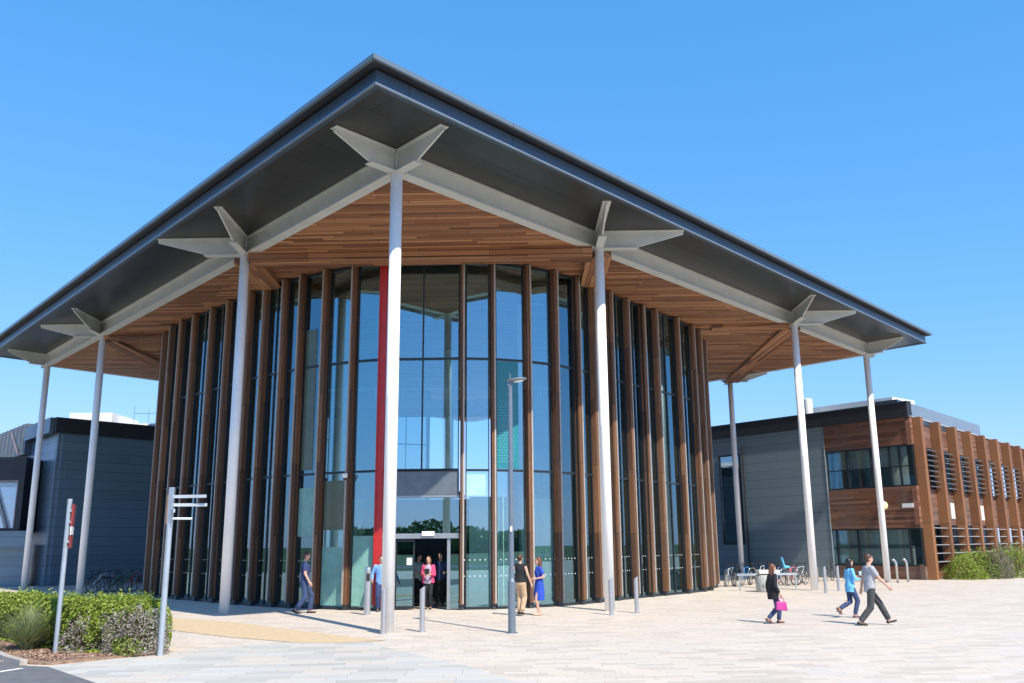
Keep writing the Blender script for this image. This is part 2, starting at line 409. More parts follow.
def fin(t, mat, th=.17, z1=ZF, name='fin', dep=FD):
    p = curve(t); n = normal(t); e = Vector((-n.y, n.x)); m = p-n*dep/2
    if abs(t) < 2.3 and mat is m_fin: th = .13
    b = MB()
    rz = math.atan2(n.y, n.x)
    b.box((m.x, m.y, (z1+.17)/2), (dep, th, z1-.17), rz)
    o = PAV(b.build(name, mat, pav))
    sg = 1 if t > tpx(440) else -1
    b = MB(); q = p+n*.018+e*sg*(th/2-.028); b.box((q.x, q.y, (z1+.18)/2), (.03, .052, z1-.19), rz); b.build('edge_strip', m_edge if mat is m_fin else mat, o)
    b = MB(); q = m-n*.02; b.box((q.x, q.y, .085), (dep-.08, th-.02, .165), rz); b.build('shoe', m_shoe, o)
    return o
for t in fin_t: fin(t, m_fin)
ro = fin(red_t, m_fin_red, .24, name='fin'); ro['label'] = 'bright red fin left of the entrance'
# glazing bays between fins, on the line of the fins' inner edges
allt = sorted(fin_t+[red_t])
zt = [0.02, 4.36, 8.06, 11.42]
def ip(t, d=.235): return curve(t)-normal(t)*d
def bay(ta, tb, lower=0.02, mull=0):
    a, c = ip(ta), ip(tb); e = (c-a); Ln = e.length; e.normalize(); n = Vector((e.y, -e.x)); rz = math.atan2(e.y, e.x)
    if Ln < .3: return
    mid = (a+c)/2
    b = MB(); b.box((mid.x, mid.y, (lower+11.42)/2), (Ln-.22, .024, 11.42-lower), rz)
    g = PAV(b.build('glazing', m_glass, pav))
    f = MB()
    for z in (max(lower, .05), 4.36, 8.06, 11.38): f.box((mid.x+n.x*.03, mid.y+n.y*.03, z), (Ln-.22, .07, .07), rz)
    for q in (a+e*.125+n*.02, c-e*.125+n*.02): f.box((q.x, q.y, (lower+11.4)/2), (.03, .05, 11.37-lower), rz)
    k = mull
    for i in range(1, k+1):
        q = a+e*Ln*i/(k+1); q = q+n*.02; f.box((q.x, q.y, (lower+11.4)/2), (.05, .055, 11.36-lower), rz)
    f.build('transom', m_frame, g)
    if lower < 1 and Ln > .9:
        d = MB()
        for z in (1.02, 1.52):
            k = max(2, int(Ln/.16))
            for i in range(k):
                q = a+e*(Ln*(i+.5)/k)+n*.016
                ring_ = [(q.x+e.x*.02*math.cos(v), q.y+e.y*.02*math.cos(v), z+.02*math.sin(v)) for v in [j*PI/3 for j in range(6)]]
                d.ext(ring_, (n.x*.002, n.y*.002, 0))
        d.build('safety_dots', m_white2, g)
t461 = tpx(461)
for ta, tb in zip(allt[:-1], allt[1:]):
    Ln = (ip(tb)-ip(ta)).length
    if ta == red_t:
        bay(ta, tb, 4.38, 1)
    else:
        bay(ta, tb, .02, 1 if Ln > 1.15 and abs(ta) > 5 else 0)
# entrance lobby below z 3.56 between the red fin and the next fin
ea, eb = ip(red_t), ip(t461); ee = (eb-ea); EL = ee.length; ee.normalize(); en = Vector((ee.y, -ee.x)); erz = math.atan2(ee.y, ee.x)
def EP(s, d=0.): return ea+ee*s+en*d
def spx(px): return VP(px, 590, ea, eb)[0]
s_open0, s_open1 = spx(394), spx(447)
lob = []
def ebox(b, s0, s1, z0, z1, th=.06, d=0.): q = EP((s0+s1)/2, d); b.box((q.x, q.y, (z0+z1)/2), (s1-s0, th, z1-z0), erz)
b = MB(); ebox(b, .12, EL-.1, 3.57, 4.33, .08, .0); PAV(b.build('spandrel_panel', plain('spandrel_grey', (.13, .16, .185), .35, .2), pav))
b = MB(); ebox(b, .12, EL-.1, 2.36, 3.54, .024); g = PAV(b.build('glazing', m_glass, pav)); g['label'] = 'clear glass over the entrance door'
b = MB(); ebox(b, .1, EL-.08, 2.20, 2.36, .16, .02); ebox(b, s_open1, s_open1+.10, 0.02, 2.2, .1); ebox(b, s_open0-.08, s_open0, 0.02, 2.2, .1); ebox(b, .1, EL-.08, 3.5, 3.56, .1)
dfr = PAV(b.build('door_frame', plain('door_alu', (.33, .36, .38), .4, .6), pav))
b = MB(); c_ = spx(428); ebox(b, c_-.2, c_+.2, 2.28, 2.42, .08, .16); o = b.build('sensor_box', m_white2, dfr, bevel=.01); o['label'] = 'pale cream sensor box over the door'
for s0, s1, st in ((.12, s_open0-.08, 'side'), (s_open1+.10, EL-.1, 'side'),):
    b = MB(); ebox(b, s0, s1, .04, 2.19, .024); PAV(b.build('side_glazing', m_glass, pav))
# slid-open leaf
b = MB(); ebox(b, s_open0+.02, s_open0+.62, .06, 2.16, .02, -.09); dl = PAV(b.build('door', m_glass, pav))
b = MB()
for s0, s1, z0, z1 in ((s_open0+.01, s_open0+.06, .03, 2.18), (s_open0+.58, s_open0+.63, .03, 2.18), (s_open0+.06, s_open0+.58, .03, .12), (s_open0+.06, s_open0+.58, 2.1, 2.18)): ebox(b, s0, s1, z0, z1, .05, -.09)
b.build('door_rail', m_frame, dl)
b = MB(); ebox(b, s_open0+.38, s_open0+.55, 1.38, 1.6, .004, -.07); b.build('notice', m_white2, dl)
b = MB()
for q in (red_t, t461):
    pass
# lobby side walls and ceiling
q0, q1 = EP(.1, -.1), EP(EL-.1, -.1); bk0, bk1 = EP(.1, -2.6), EP(EL-.1, -2.6)
b = MB(); b.prism([q0, q1, bk1, bk0], 3.58, 3.7); PAV(b.build('lobby_ceiling', m_dark, pav))
# downstand beams
clad(pL['1']+Vector((.25, 0)), pR['1']-Vector((.25, 0)), m_soffit, z0=11.18)
clad(pL['1']+Vector((0, .2)), (pL['1'].x+.0, 32.2), m_soffit2); clad(pR['1']+Vector((0, .2)), (pR['1'].x+.1, 32.9), m_soffit2)
clad(pR['2']+Vector((0, .45)), B1-Vector((0, .3)), m_soffit2, z0=11.36); clad(pL['2']+Vector((0, .45)), (pL['2'].x+.5, B1.y+.6), m_soffit2, z0=11.36)
clad(pR['2']-Vector((.25, 0)), (9.0, 39.6), m_soffit, z0=11.36); clad(pL['2']+Vector((.25, 0)), (-15.1, 40.35), m_soffit, z0=11.36)


# columns with bracket arms
def column(p, arms, tip=2.05):
    b = MB(); b.lathe((p[0], p[1], 0), [(.155, .0), (.155, 5.6), (.157, 5.61), (.157, 5.63), (.155, 5.64), (.155, ZB-.02)], 32)
    o = PAV(b.build('column', m_white, pav, smooth=False))
    for pf in o.data.polygons:
        if len(pf.vertices) == 4: pf.use_smooth = True
    b = MB(); b.lathe((p[0], p[1], ZB-.02), [(.2, 0), (.2, .04)], 20); b.lathe((p[0], p[1], ZB+.02), [(.09, 0), (.09, .58)], 14); b.build('column_head', m_cream, o)
    for a in arms:
        a = Vector(a).normalized(); s3 = Vector((-a.y, a.x, 0)); P3 = Vector((p[0], p[1], 0)); A3 = Vector((a.x, a.y, 0))
        H = Vector((0, 0, 1)); zt_ = ZT-.01; zb_ = ZB+.03; L = tip
        b = MB()
        pts = [P3+A3*.12+H*(zt_-.03), P3+A3*L+H*(zt_-.03), P3+A3*L+H*(zt_-.13), P3+A3*(L*.42)+H*zb_, P3+A3*.12+H*zb_]
        b.ext([q-s3*.025 for q in pts], s3*.05)
        b.beam(P3+A3*.1+H*(zt_-.015), P3+A3*(L+.02)+H*(zt_-.015), .26, .03)
        b.beam(P3+A3*.1+H*(zb_-.014), P3+A3*(L*.46)+H*(zb_-.014), .26, .028)
        b.build('bracket_arm', m_cream, o)
Y_ = Vector((0, -1)); XL = Vector((-1, .02)); XR = Vector((1, -.02))
column(C0, [-uL, -uR]); 
column(pL['1'], [XL, Y_], 2.95); column(pL['2'], [XL, Y_], 2.95); column(pL['3'], [-uR, uL], 2.0)
column(pR['1'], [XR, Y_], 2.8); column(pR['2'], [XR, Y_], 2.8); column(pR['3'], [-uL, uR], 2.0)
column(B1, [Vector((1, 0)), Vector((0, 1))], 2.3); column(B2, [Vector((-1, 0)), Vector((0, 1))], 2.3)
# interior of the drum: floors, core, teal stair wall
b = MB()
# gallery: a band set back behind the glass on both flanks only
for lo, hi in ((-16, -4.6), (4.2, 16)):
    ts = [lo+(hi-lo)*i/18 for i in range(19)]
    for t0, t1 in zip(ts[:-1], ts[1:]):
        b.prism([curve(t0)-normal(t0)*1.0, curve(t1)-normal(t1)*1.0, curve(t1)-normal(t1)*2.8, curve(t0)-normal(t0)*2.8], 4.1, 4.4)
PAV(b.build('gallery_floor', m_mid, pav))
def bayframe(pa, pb):
    a, c = ip(tpx(pa)), ip(tpx(pb)); e = (c-a).normalized(); return a, e, Vector((e.y, -e.x)), (c-a).length
a, e, n, Ln = bayframe(495.3, 532)
b = MB(); b.prism([a+e*.12+n*.02, a+e*(Ln*.74)+n*.02, a+e*(Ln*.74)+n*.035, a+e*.12+n*.035], 4.42, 8.0); tw = PAV(b.build('teal_panel', m_teal, pav))
b = MB()
for i in range(6):
    for j in range(22):
        q = a+e*(.22+(Ln*.74-.34)*(i+.5*(j % 2))/6)+n*.038; z = 4.65+j*.095
        b.box((q.x, q.y, z), (.03, .006, .03), math.atan2(e.y, e.x))
b.build('dot_pattern', plain('dot_print', (.15, .45, .46), .4), tw)
for pa, pb, z0, z1, f0, f1, cn in ((312, 342.5, .12, 1.95, .1, .9, 0), (342.5, 375, .12, 2.3, .14, .8, 0), (286, 312, 2.3, 3.9, .1, .9, 0), (286, 312, 4.5, 9.4, .15, .6, 1), (312, 342.5, 2.5, 4.1, .1, .9, 1)):
    a, e, n, Ln = bayframe(pa, pb)
    b = MB(); b.prism([a+e*Ln*f0+n*.016, a+e*Ln*f1+n*.016, a+e*Ln*f1+n*.026, a+e*Ln*f0+n*.026], z0, z1)
    PAV(b.build('opaque_pane', bpy.data.materials.get('pale_aqua' if cn == 0 else 'olive_screen') or plain('pale_aqua' if cn == 0 else 'olive_screen', (.20, .40, .35) if cn == 0 else (.10, .13, .09), .12), pav))
a, e, n, Ln = bayframe(461, 495.3)
b = MB(); b.prism([a+e*.14+n*.02, a+e*(.76)+n*.02, a+e*(.76)+n*.03, a+e*.14+n*.03], 3.55, 4.22); PAV(b.build('bright_patch', plain('pale_light_tint', (.36, .66, .68), .3), pav))  # pale sheet added on the glass; its colour stands in for bright light there
b = MB()
for lo, hi in ((-11, -2.0), (1.4, 12)):
    ts = [lo+(hi-lo)*i/16 for i in range(17)]
    for i, (t0, t1) in enumerate(zip(ts[:-1], ts[1:])):
        if i % 4 == 3: continue
        b.prism([curve(t0)-normal(t0)*2.0, curve(t1)-normal(t1)*2.0, curve(t1)-normal(t1)*2.12, curve(t0)-normal(t0)*2.12], 0.01, 3.6)
PAV(b.build('pale_backing_wall', plain('aqua_wall', (.55, .85, .78), .6, var=.10, scale=.8), pav))  # pale walls added inside to lighten the lower panes
b = MB(); b.box((-3.4, 37.2, 1.9), (4.2, .2, 3.8)); PAV(b.build('core_wall', m_dark, pav))
b = MB(); b.box((1.2, 46.5, 5.7), (3.0, 3.0, 11.4)); b.box((-8.2, 47.5, 5.7), (2.4, 3.0, 11.4)); PAV(b.build('lift_core', m_mid, pav))
for x, y in ((-6.5, 35), (.4, 35.5), (-8.5, 40), (3., 41), (-3.1, 44)):
    b = MB(); b.lathe((x, y, 0), [(.2, 0), (.2, 11.45)], 16); PAV(b.build('inner_column', m_white2, pav))
b = MB(); b.prism([(-10, 38.2), (4.2, 38.2), (4.2, 41), (-10, 41)], 7.7, 8.05); b.prism([(-10, 38.2), (-9, 38.2), (-9, 38.4), (-10, 38.4)], 7.6, 7.71); PAV(b.build('upper_floor', m_mid, pav))
b = MB(); b.box((-2.9, 38.15, 8.5), (14.2, .05, .06)); 
for i in range(15): b.box((-9.9+i*1.01, 38.15, 8.27), (.04, .04, .44))
PAV(b.build('balustrade', m_steel, pav))
b = MB()
for i in range(16): b.box((.9+i*.0, 33.2+i*.28, .15+i*.26), (1.6, .3, .07))
b.beam((.05, 33.0, .9), (.05, 37.6, 5.1), .06, .3); b.beam((1.75, 33.0, .9), (1.75, 37.6, 5.1), .06, .3); PAV(b.build('staircase', m_mid, pav))
st = thing('tub_seat', 'round red seat standing inside the glass on the right side of the pavilion', 'seat', tuple(G(676, 593)+Vector((-.9, 1.6, 0))))
b = MB(); b.lathe((0, 0, 0), [(.55, 0), (.6, .1), (.6, .42), (.5, .46)], 24); b.build('seat', m_red, st, smooth=False)
b = MB()
for i in range(12):
    a0_, a1_ = PI*.1+i*PI*1.1/12, PI*.1+(i+1)*PI*1.1/12
    b.prism([(.6*math.cos(a0_), .6*math.sin(a0_)), (.6*math.cos(a1_), .6*math.sin(a1_)), (.45*math.cos(a1_), .45*math.sin(a1_)), (.45*math.cos(a0_), .45*math.sin(a0_))], .4, 1.35)
b.build('backrest', m_red, st)

# ------------------------------------------------------------------ right wing
RA = D(905, 402, 48.9); RZ = RA.z                     # parapet corner
e_b = G(711, 430, RZ); RC = G(909, 416.6, 8.55); RS = G(1024, 449.5, 8.55)
fdir = az(-38.5); sdir2 = Vector((RS.x-RC.x, RS.y-RC.y)).normalized()
A = Vector((RC.x, RC.y)); 
fn = Vector((fdir.y, -fdir.x)); fn = fn if fn.y < 0 else -fn
sn = Vector((sdir2.y, -sdir2.x)); sn = sn if sn.x > 0 else -sn
rw = thing('office_wing', 'two storey timber and grey panel wing with rusty fins on its long right side', 'building', (A.x, A.y, 0))
def RW(o): o.location = (-A.x, -A.y, 0); return o
LF, LS = 15.5, 44.
s_t = VP(829, 500, A, A+fdir)[0]                       # timber / grey joint
FB = A+fdir*LF
m_clad = planks('weathered_cladding', WEATH, (fdir.x, fdir.y, 0), (0, 0, 1), .135, 2.6, .07, .75, .45, stain=.8)
m_clad_s = planks('weathered_cladding_side', WEATH, (sdir2.x, sdir2.y, 0), (0, 0, 1), .135, 2.0, .07, .75, .45, stain=.75)
m_gpan = panel_mat('grey_blue_panels', (.20, .265, .30), .52, 6.0, (fdir.x, fdir.y, 0), .05, .45)
def fr(s, d=0.): return A+fdir*s+fn*d
def sdp(s, d=0.): return A+sdir2*s+sn*d
def wbox(b, P, s0, s1, z0, z1, d0, d1, m=0):
    b.prism([P(s0, d0), P(s1, d0), P(s1, d1), P(s0, d1)], z0, z1, m)
zu1, zu0 = VP(880, 446.5, A, A+fdir)[1], VP(880, 487.5, A, A+fdir)[1]
zl1, zl0 = VP(880, 528.5, A, A+fdir)[1], VP(880, 566, A, A+fdir)[1]
ZR = 8.55
s_w = s_t-.0
# front timber wall: strips round the two window bands
b = MB()
for z0, z1 in ((0, zl0), (zl1, zu0), (zu1, ZR)):
    b = MB(); wbox(b, fr, .0, s_t, z0, z1, 0, -.25); RW(b.build('timber_wall', m_clad, rw))
b = MB(); wbox(b, fr, s_t+.03, LF, 0, ZR-.003, .04, -.25); wbox(b, fr, s_t-.0, s_t+.03, 0, ZR-.05, .07, -.2)
gw = RW(b.build('panel_wall', m_gpan, rw))
# downpipe + recessed glazed slot near the drum
s_g0, s_g1 = VP(742, 500, A, A+fdir)[0], VP(723, 500, A, A+fdir)[0]
b = MB(); wbox(b, fr, s_g0, s_g1, 1.9, 7.4, .07, .045); g_ = RW(b.build('stair_glazing', m_glass2, rw))
b = MB()
for z in (1.9, 3.1, 5.4, 7.4): wbox(b, fr, s_g0-.05, s_g1+.05, z-.04, z+.04, .12, .05)
wbox(b, fr, s_g0-.06, s_g0, 1.9, 7.4, .12, .05); wbox(b, fr, s_g1, s_g1+.06, 1.9, 7.4, .12, .05); b.build('window_frame', m_frame, g_)
b = MB(); q = fr(s_g0-.35, .12); b.tube([(q.x, q.y, 0), (q.x, q.y, 7.9)], .05, 8); RW(b.build('downpipe', m_black, rw))
# parapet and overhang
b = MB(); wbox(b, fr, -.02, LF+.5, ZR, RZ-.05, .18, -.3); pp = RW(b.build('parapet', m_para, rw))
b = MB(); wbox(b, fr, -.05, LF+.5, RZ-.05, RZ, .22, -.3); b.build('coping', m_fascia, pp)
s_e = VP(982, 430, A, A+sdir2)[0]
b = MB(); b.prism([sdp(.0, -.12), sdp(s_e, -.12), sdp(s_e, -.35), sdp(.3, -.35)], ZR+.06, RZ-.02); RW(b.build('roof_screen', plain('screen_grey', (.22, .27, .32), .4, .3, .05, 1), rw))
b = MB(); b.prism([sdp(-.0, .06), sdp(LS, .06), sdp(LS, -.3), sdp(-.0, -.3)], ZR, ZR+.06); RW(b.build('eaves_capping', plain('capping', (.50, .49, .47), .5, .3), rw))
b = MB(); b.prism([A-fn*.3, FB-fn*.3, FB+sdir2*20, sdp(LS, -.3)], ZR-.3, ZR-.05); RW(b.build('roof', m_fascia, rw))
b = MB(); cu = fr(3.2, -3.4)
b.prism([fr(2.2, -2.5), fr(8.6, -2.5), fr(8.6, -5), fr(2.2, -5)], RZ-.8, RZ+.75); pl_ = RW(b.build('plant_room', m_white2, rw))
b = MB(); q = fr(7.2, -1.6); b.lathe((q.x, q.y, RZ-.6), [(.28, 0), (.28, 1.75), (.2, 1.8)], 16); RW(b.build('flue', m_white2, rw))
b = MB(); b.prism([sdp(.8, -.8), sdp(3.6, -.8), sdp(3.2, -2.2), sdp(1.0, -2.2)], RZ-.7, RZ+.28); RW(b.build('roof_upstand', m_fascia, rw))
# windows of the front
def band_window(z0, z1, mulls):
    s0 = .0
    b = MB(); wbox(b, fr, s0, s_t-.02, z0+.05, z1-.05, -.10, -.125); wd = RW(b.build('window', m_glass2, rw))
    f = MB()
    wbox(f, fr, s0-.0, s_t-.02, z0, z0+.07, -.02, -.2); wbox(f, fr, s0, s_t-.02, z1-.07, z1, -.02, -.2)
    wbox(f, fr, s0, s_t-.02, z0+(z1-z0)*.47, z0+(z1-z0)*.47+.05, -.05, -.15)
    for px in mulls:
        s = VP(px, 500, A, A+fdir)[0]; wbox(f, fr, s-.045, s+.045, z0+.07, z1-.07, -.04, -.16)
    wbox(f, fr, -.0, .07, z0, z1, -.01, -.12)
    f.build('window_frame', m_frame, wd)
band_window(zu0, zu1, (829, 850, 874, 893, 903)); band_window(zl0, zl1, (833, 854, 878, 905))
def I(s, t): return A+fdir*s+sdir2*t
b = MB()
for z in (zl0-.3, zu0-.3): b.prism([I(.6, .5), I(s_t+3, .5), I(s_t+3, 38), I(.6, 38)], z, z+.2)
b.prism([I(.8, 6), I(s_t+3, 6), I(s_t+3, 6.2), I(.8, 6.2)], 0, ZR-.4); b.prism([I(s_t+.3, .5), I(s_t+.5, .5), I(s_t+.5, 6), I(s_t+.3, 6)], 0, ZR-.4)
b.prism([I(6, 6.2), I(6.2, 6.2), I(6.2, 38), I(6, 38)], 0, ZR-.4)
RW(b.build('interior', m_mid, rw))
b = MB(); wbox(b, fr, .6, s_t-.1, zl0, zl0+1.05, -.24, -.27); wbox(b, fr, .9, s_t-.2, zl0+1.1, zl1, -.4, -.43); wbox(b, fr, .5, 1.5, zu0, zu1, -.3, -.33); wbox(b, fr, 1.5, s_t-.4, zu0+1.1, zu1, -.45, -.48); RW(b.build('blind', plain('blinds', (.62, .72, .68), .8, var=.06), rw))
b = MB(); q = fr(1.9, .1); b.ell((q.x, q.y, VP(902, 505, A, A+fdir)[1]), (.24, .16, .24), 16, 10); RW(b.build('bulkhead_light', plain('cream_lens', (.75, .68, .42), .4), rw))
b = MB(); q = fr(.55, .05); b.box((q.x, q.y, VP(919, 505, A, A+fdir)[1]), (.62, .06, .22), math.atan2(fdir.y, fdir.x)); RW(b.build('wall_plate', m_white2, rw))
# side facade
bs1, bs0 = 7.05, 4.75; cs1, cs0 = 2.85, .75
b = MB()
for z0, z1 in ((0, cs0), (cs1, bs0), (bs1, ZR)):
    b = MB(); wbox(b, sdp, 0.003, LS, z0+.001, z1-.001, 0, -.25); RW(b.build('side_timber_wall', m_clad_s, rw))
m_rust = planks('rusty_fin_cladding', [(.0, (.14, .052, .022)), (.5, (.22, .090, .034)), (1., (.30, .135, .052))], (0, 0, 1), (sdir2.x, sdir2.y, 0), .4, 2.9, .01, .75, .5, stagger=False, bump=.15)
m_louv = plain('louvre_dark_steel', (.20, .20, .21), .5, .3)
fpx = [(921, 421), (940, 427), (955.5, 432), (970.5, 437), (984, 441), (997, 445), (1009, 448), (1020, 451)]
ss = [VP(x, y, sdp(0, .45), sdp(1, .45))[0] for x, y in fpx]
step = (ss[-1]-ss[0])/(len(ss)-1)
allS = [ss[0]+step*i for i in range(14) if ss[0]+step*i < LS]
for i, s in enumerate(allS):
    b = MB(); wbox(b, sdp, s-.22, s+.22, 0.02, ZR-.02, .48, .01); RW(b.build('side_fin', m_rust, rw))
for i, (s, s2) in enumerate(zip(allS[:-1], allS[1:])):
    for (z0, z1, nm) in ((bs0, bs1, 'u'), (cs0, cs1, 'l')):
        b = MB(); wbox(b, sdp, s+.23, s2-.23, z0, z1, -.1, -.125); wn = RW(b.build('side_window', m_glass2, rw))
        f = MB(); wbox(f, sdp, s+.22, s2-.22, z0, z0+.06, -.03, -.2); wbox(f, sdp, s+.22, s2-.22, z1-.06, z1, -.03, -.2)
        mm = (s+s2)/2; wbox(f, sdp, mm-.04, mm+.04, z0+.06, z1-.06, -.04, -.18); f.build('window_frame', m_frame, wn)
        l = MB()
        if nm == 'u':
            for k in range(8):
                z = z0+.12+k*(z1-z0-.2)/7.4; wbox(l, sdp, s+(s2-s)*.35, s2-.24, z, z+.03, .30, .06)
            l.build('louvre', m_louv, wn)
        else:
            for k in range(5):
                z = z0+.12+k*(z1-z0-.15)/4.4; wbox(l, sdp, s+.24, s2-.24, z, z+.04, .42, .06)
            l.build('louvre', plain('louvre_grey', (.38, .38, .38), .5, .3) if i == 0 else bpy.data.materials['louvre_grey'], wn)
m_vent = plain('vent_cream', (.62, .60, .52), .6)
for i in (1, 3):
    b = MB(); s = allS[i+1]-.75; wbox(b, sdp, s-.35, s+.35, 3.2, 4.1, .05, .01); RW(b.build('vent_panel', m_vent, rw))

# ------------------------------------------------------------------ left wing
ZL = 9.1
LA = D(50, 520, 50.2).xy; LR = LA+uR*14; LL = LA+uL*14
lw_ = thing('panel_wing', 'dark blue grey panelled wing with black parapet behind the left columns', 'building', (LA.x, LA.y, 0))
def LW(o): o.location = (-LA.x, -LA.y, 0); return o
dR = (LR-LA).normalized(); dL = (LL-LA).normalized()
nR = Vector((dR.y, -dR.x)); nL = Vector((-dL.y, dL.x))
nL = nL if nL.y < 0 else -nL
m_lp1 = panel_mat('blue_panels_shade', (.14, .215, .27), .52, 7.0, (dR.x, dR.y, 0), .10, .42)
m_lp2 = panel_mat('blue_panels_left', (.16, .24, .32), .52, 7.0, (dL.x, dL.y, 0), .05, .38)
def lr(s, d=0.): return LA+dR*s+nR*d
def ll(s, d=0.): return LA+dL*s+nL*d
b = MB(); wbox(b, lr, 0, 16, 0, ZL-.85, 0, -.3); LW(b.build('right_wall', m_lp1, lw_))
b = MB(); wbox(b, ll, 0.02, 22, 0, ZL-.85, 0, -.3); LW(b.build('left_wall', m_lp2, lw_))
b = MB(); wbox(b, lr, -.3, 16, ZL-.85, ZL, .32, -.3); p_ = LW(b.build('parapet', m_para, lw_)); 
s_r = VP(33, 440, LA, LA+dL)[0]
b = MB(); wbox(b, ll, .0, s_r, ZL-.84, ZL+.0, .5, -.3); LW(b.build('left_fascia', plain('blue_fascia', (.10, .15, .20), .4, .3), lw_))
b = MB(); b.prism([lr(0, -.3), lr(16, -.3), ll(22, -.3)], ZL-.9, ZL-.6); LW(b.build('roof', m_fascia, lw_))
p0_ = D(70, 413, 56); p1_ = D(112, 418, 56); b = MB(); b.prism([(p0_.x, 56), (p1_.x, 56), (p1_.x, 60), (p0_.x, 60)], ZL-.9, p0_.z); b.prism([(p1_.x+.02, 57), (D(160, 424, 57).x, 57), (D(160, 424, 57).x, 62), (p1_.x+.02, 62)], ZL-.9, D(140, 423.5, 57).z); LW(b.build('plant_room', m_white2, lw_))
b = MB()
for i in range(4):
    x = LA.x+2.0+i*.9; b.tube([(x, LA.y+5, ZL-.5), (x, LA.y+5, ZL+1.4-.2*(i % 2))], .012, 6)
b.tube([(LA.x+2.0, LA.y+5, ZL+.95), (LA.x+4.7, LA.y+5, ZL+.95)], .012, 6); LW(b.build('guard_rail', m_steel, lw_))
# ribbed upper storey, black bay and brace at the left edge
b = MB()
for i in range(24):
    wbox(b, ll, s_r+.05+i*.5, s_r+.05+i*.5+.42, ZL-1.6, ZL+.25, .4+.06*(i % 2), -.3)
LW(b.build('ribbed_screen', plain('ribbed_grey', (.13, .15, .18), .5, .2), lw_))
bx0, bx1 = D(27, 457, 50.2), D(-60, 455, 50.2); zb0, zb1 = D(20, 532, 50.2).z, D(20, 457, 50.2).z
b = MB()
bw0, bw1 = D(18.5, 480, 50.2), D(-20, 480, 50.2); wz1, wz0 = D(10, 480, 50.2).z, D(10, 528, 50.2).z
y0 = 50.2
b.prism([(bx1.x, y0), (bx0.x, y0), (bx0.x-.6, y0+6), (bx1.x, y0+6)], wz1, zb1); b.prism([(bx1.x, y0), (bx0.x, y0), (bx0.x-.6, y0+6), (bx1.x, y0+6)], zb0, wz0)
b.prism([(bw0.x, y0), (bx0.x, y0), (bx0.x-.6, y0+6), (bw0.x-.3, y0+6)], wz0, wz1)
bay_ = LW(b.build('projecting_bay', m_para, lw_))
b = MB(); b.box(((bw0.x+bx1.x)/2, y0+.35, (wz0+wz1)/2), (bw0.x-bx1.x, .02, wz1-wz0)); b.build('window', m_glass2, bay_)
b = MB(); b.beam((bw0.x-.05, y0+.2, wz0), (bw0.x-.05, y0+.2, wz1), .14, .14); b.beam((bw0.x-.5, y0+.22, wz0), (bw0.x-1.5, y0+.22, wz1), .16, .16); b.beam((bw0.x-.1, y0+.22, wz1-.05), (bx1.x, y0+.22, wz1-.05), .1, .12); b.build('window_frame', plain('bay_frame', (.22, .24, .27), .4, .2), bay_)
LW(MB().beam(D(12, 433, 50.), D(18, 454, 50.), .12, .12).build('roof_brace', plain('brace_paint', (.6, .45, .42), .5), lw_))
b = MB(); p1 = D(-80, 542, 50.4); pz = D(20, 531, 50.4).z
b.prism([(p1.x, 50.4), (LA.x-1.2, 50.4), (LA.x-2.2, 52.5), (p1.x, 52.5)], 0, pz-.7); b.prism([(p1.x, 50.0), (LA.x-1.1, 50.0), (LA.x-1.1, 50.39), (p1.x, 50.39)], pz-.9, pz)
LW(b.build('low_plinth', m_lp1, lw_))

# ------------------------------------------------------------------ vegetation
def leafmat(name, cols, rough=.6, trans=.25):
    q = NT(name); P = q.pos()
    oi = q.new('ShaderNodeNewGeometry').outputs['Random Per Island']
    n = q.noise(P, 1.1, 3)
    f = q.math('ADD', q.math('MULTIPLY', oi, .55), q.math('MULTIPLY', n, .45))
    c = q.ramp(f, cols); q.L(c, q.b.inputs['Base Color']); q.b.inputs['Roughness'].default_value = rough
    tb = q.new('ShaderNodeBsdfTranslucent'); q.L(c, tb.inputs[0]); mx = q.new('ShaderNodeMixShader'); mx.inputs[0].default_value = trans
    q.L(q.b.outputs[0], mx.inputs[1]); q.L(tb.outputs[0], mx.inputs[2]); q.L(mx.outputs[0], q.out.inputs['Surface'])
    return q.m
m_leaf = leafmat('hedge_leaves', [(.2, (.10, .15, .014)), (.5, (.23, .31, .035)), (.8, (.42, .50, .09))])
m_leaf2 = leafmat('dark_leaves', [(.2, (.05, .09, .02)), (.5, (.09, .15, .035)), (.8, (.15, .22, .05))])
m_dry = leafmat('dry_flower_heads', [(.2, (.16, .12, .08)), (.5, (.36, .32, .27)), (.8, (.62, .58, .55))])
m_grass = leafmat('ornamental_grass_blades', [(.2, (.14, .20, .06)), (.5, (.26, .32, .13)), (.8, (.48, .48, .28))])
m_greyl = leafmat('grey_shrub_leaves', [(.2, (.10, .11, .06)), (.5, (.22, .21, .14)), (.8, (.38, .34, .26))])
m_twig = plain('twigs', (.10, .07, .045), .9)
rnd = random.Random(3)
def leaf(b, p, s, up=.4):
    d = Vector((rnd.gauss(0, 1), rnd.gauss(0, 1), rnd.gauss(0, 1)+up)).normalized(); x = d.orthogonal().normalized(); x.rotate(Matrix.Rotation(rnd.random()*6.28, 3, d)); y = d.cross(x)
    l = s*rnd.uniform(.7, 1.3); w_ = l*.45
    b.add([p-x*l*.5, p-y*w_*.5, p+x*l*.5, p+y*w_*.5], [(0, 1, 2, 3)])
def hn(x, y, k=1.):
    return math.sin(x*1.7*k+.3)*math.cos(y*2.1*k)+.5*math.sin(x*4.3*k+y*3.1)+.35*math.sin(x*9.1+y*7.7*k)
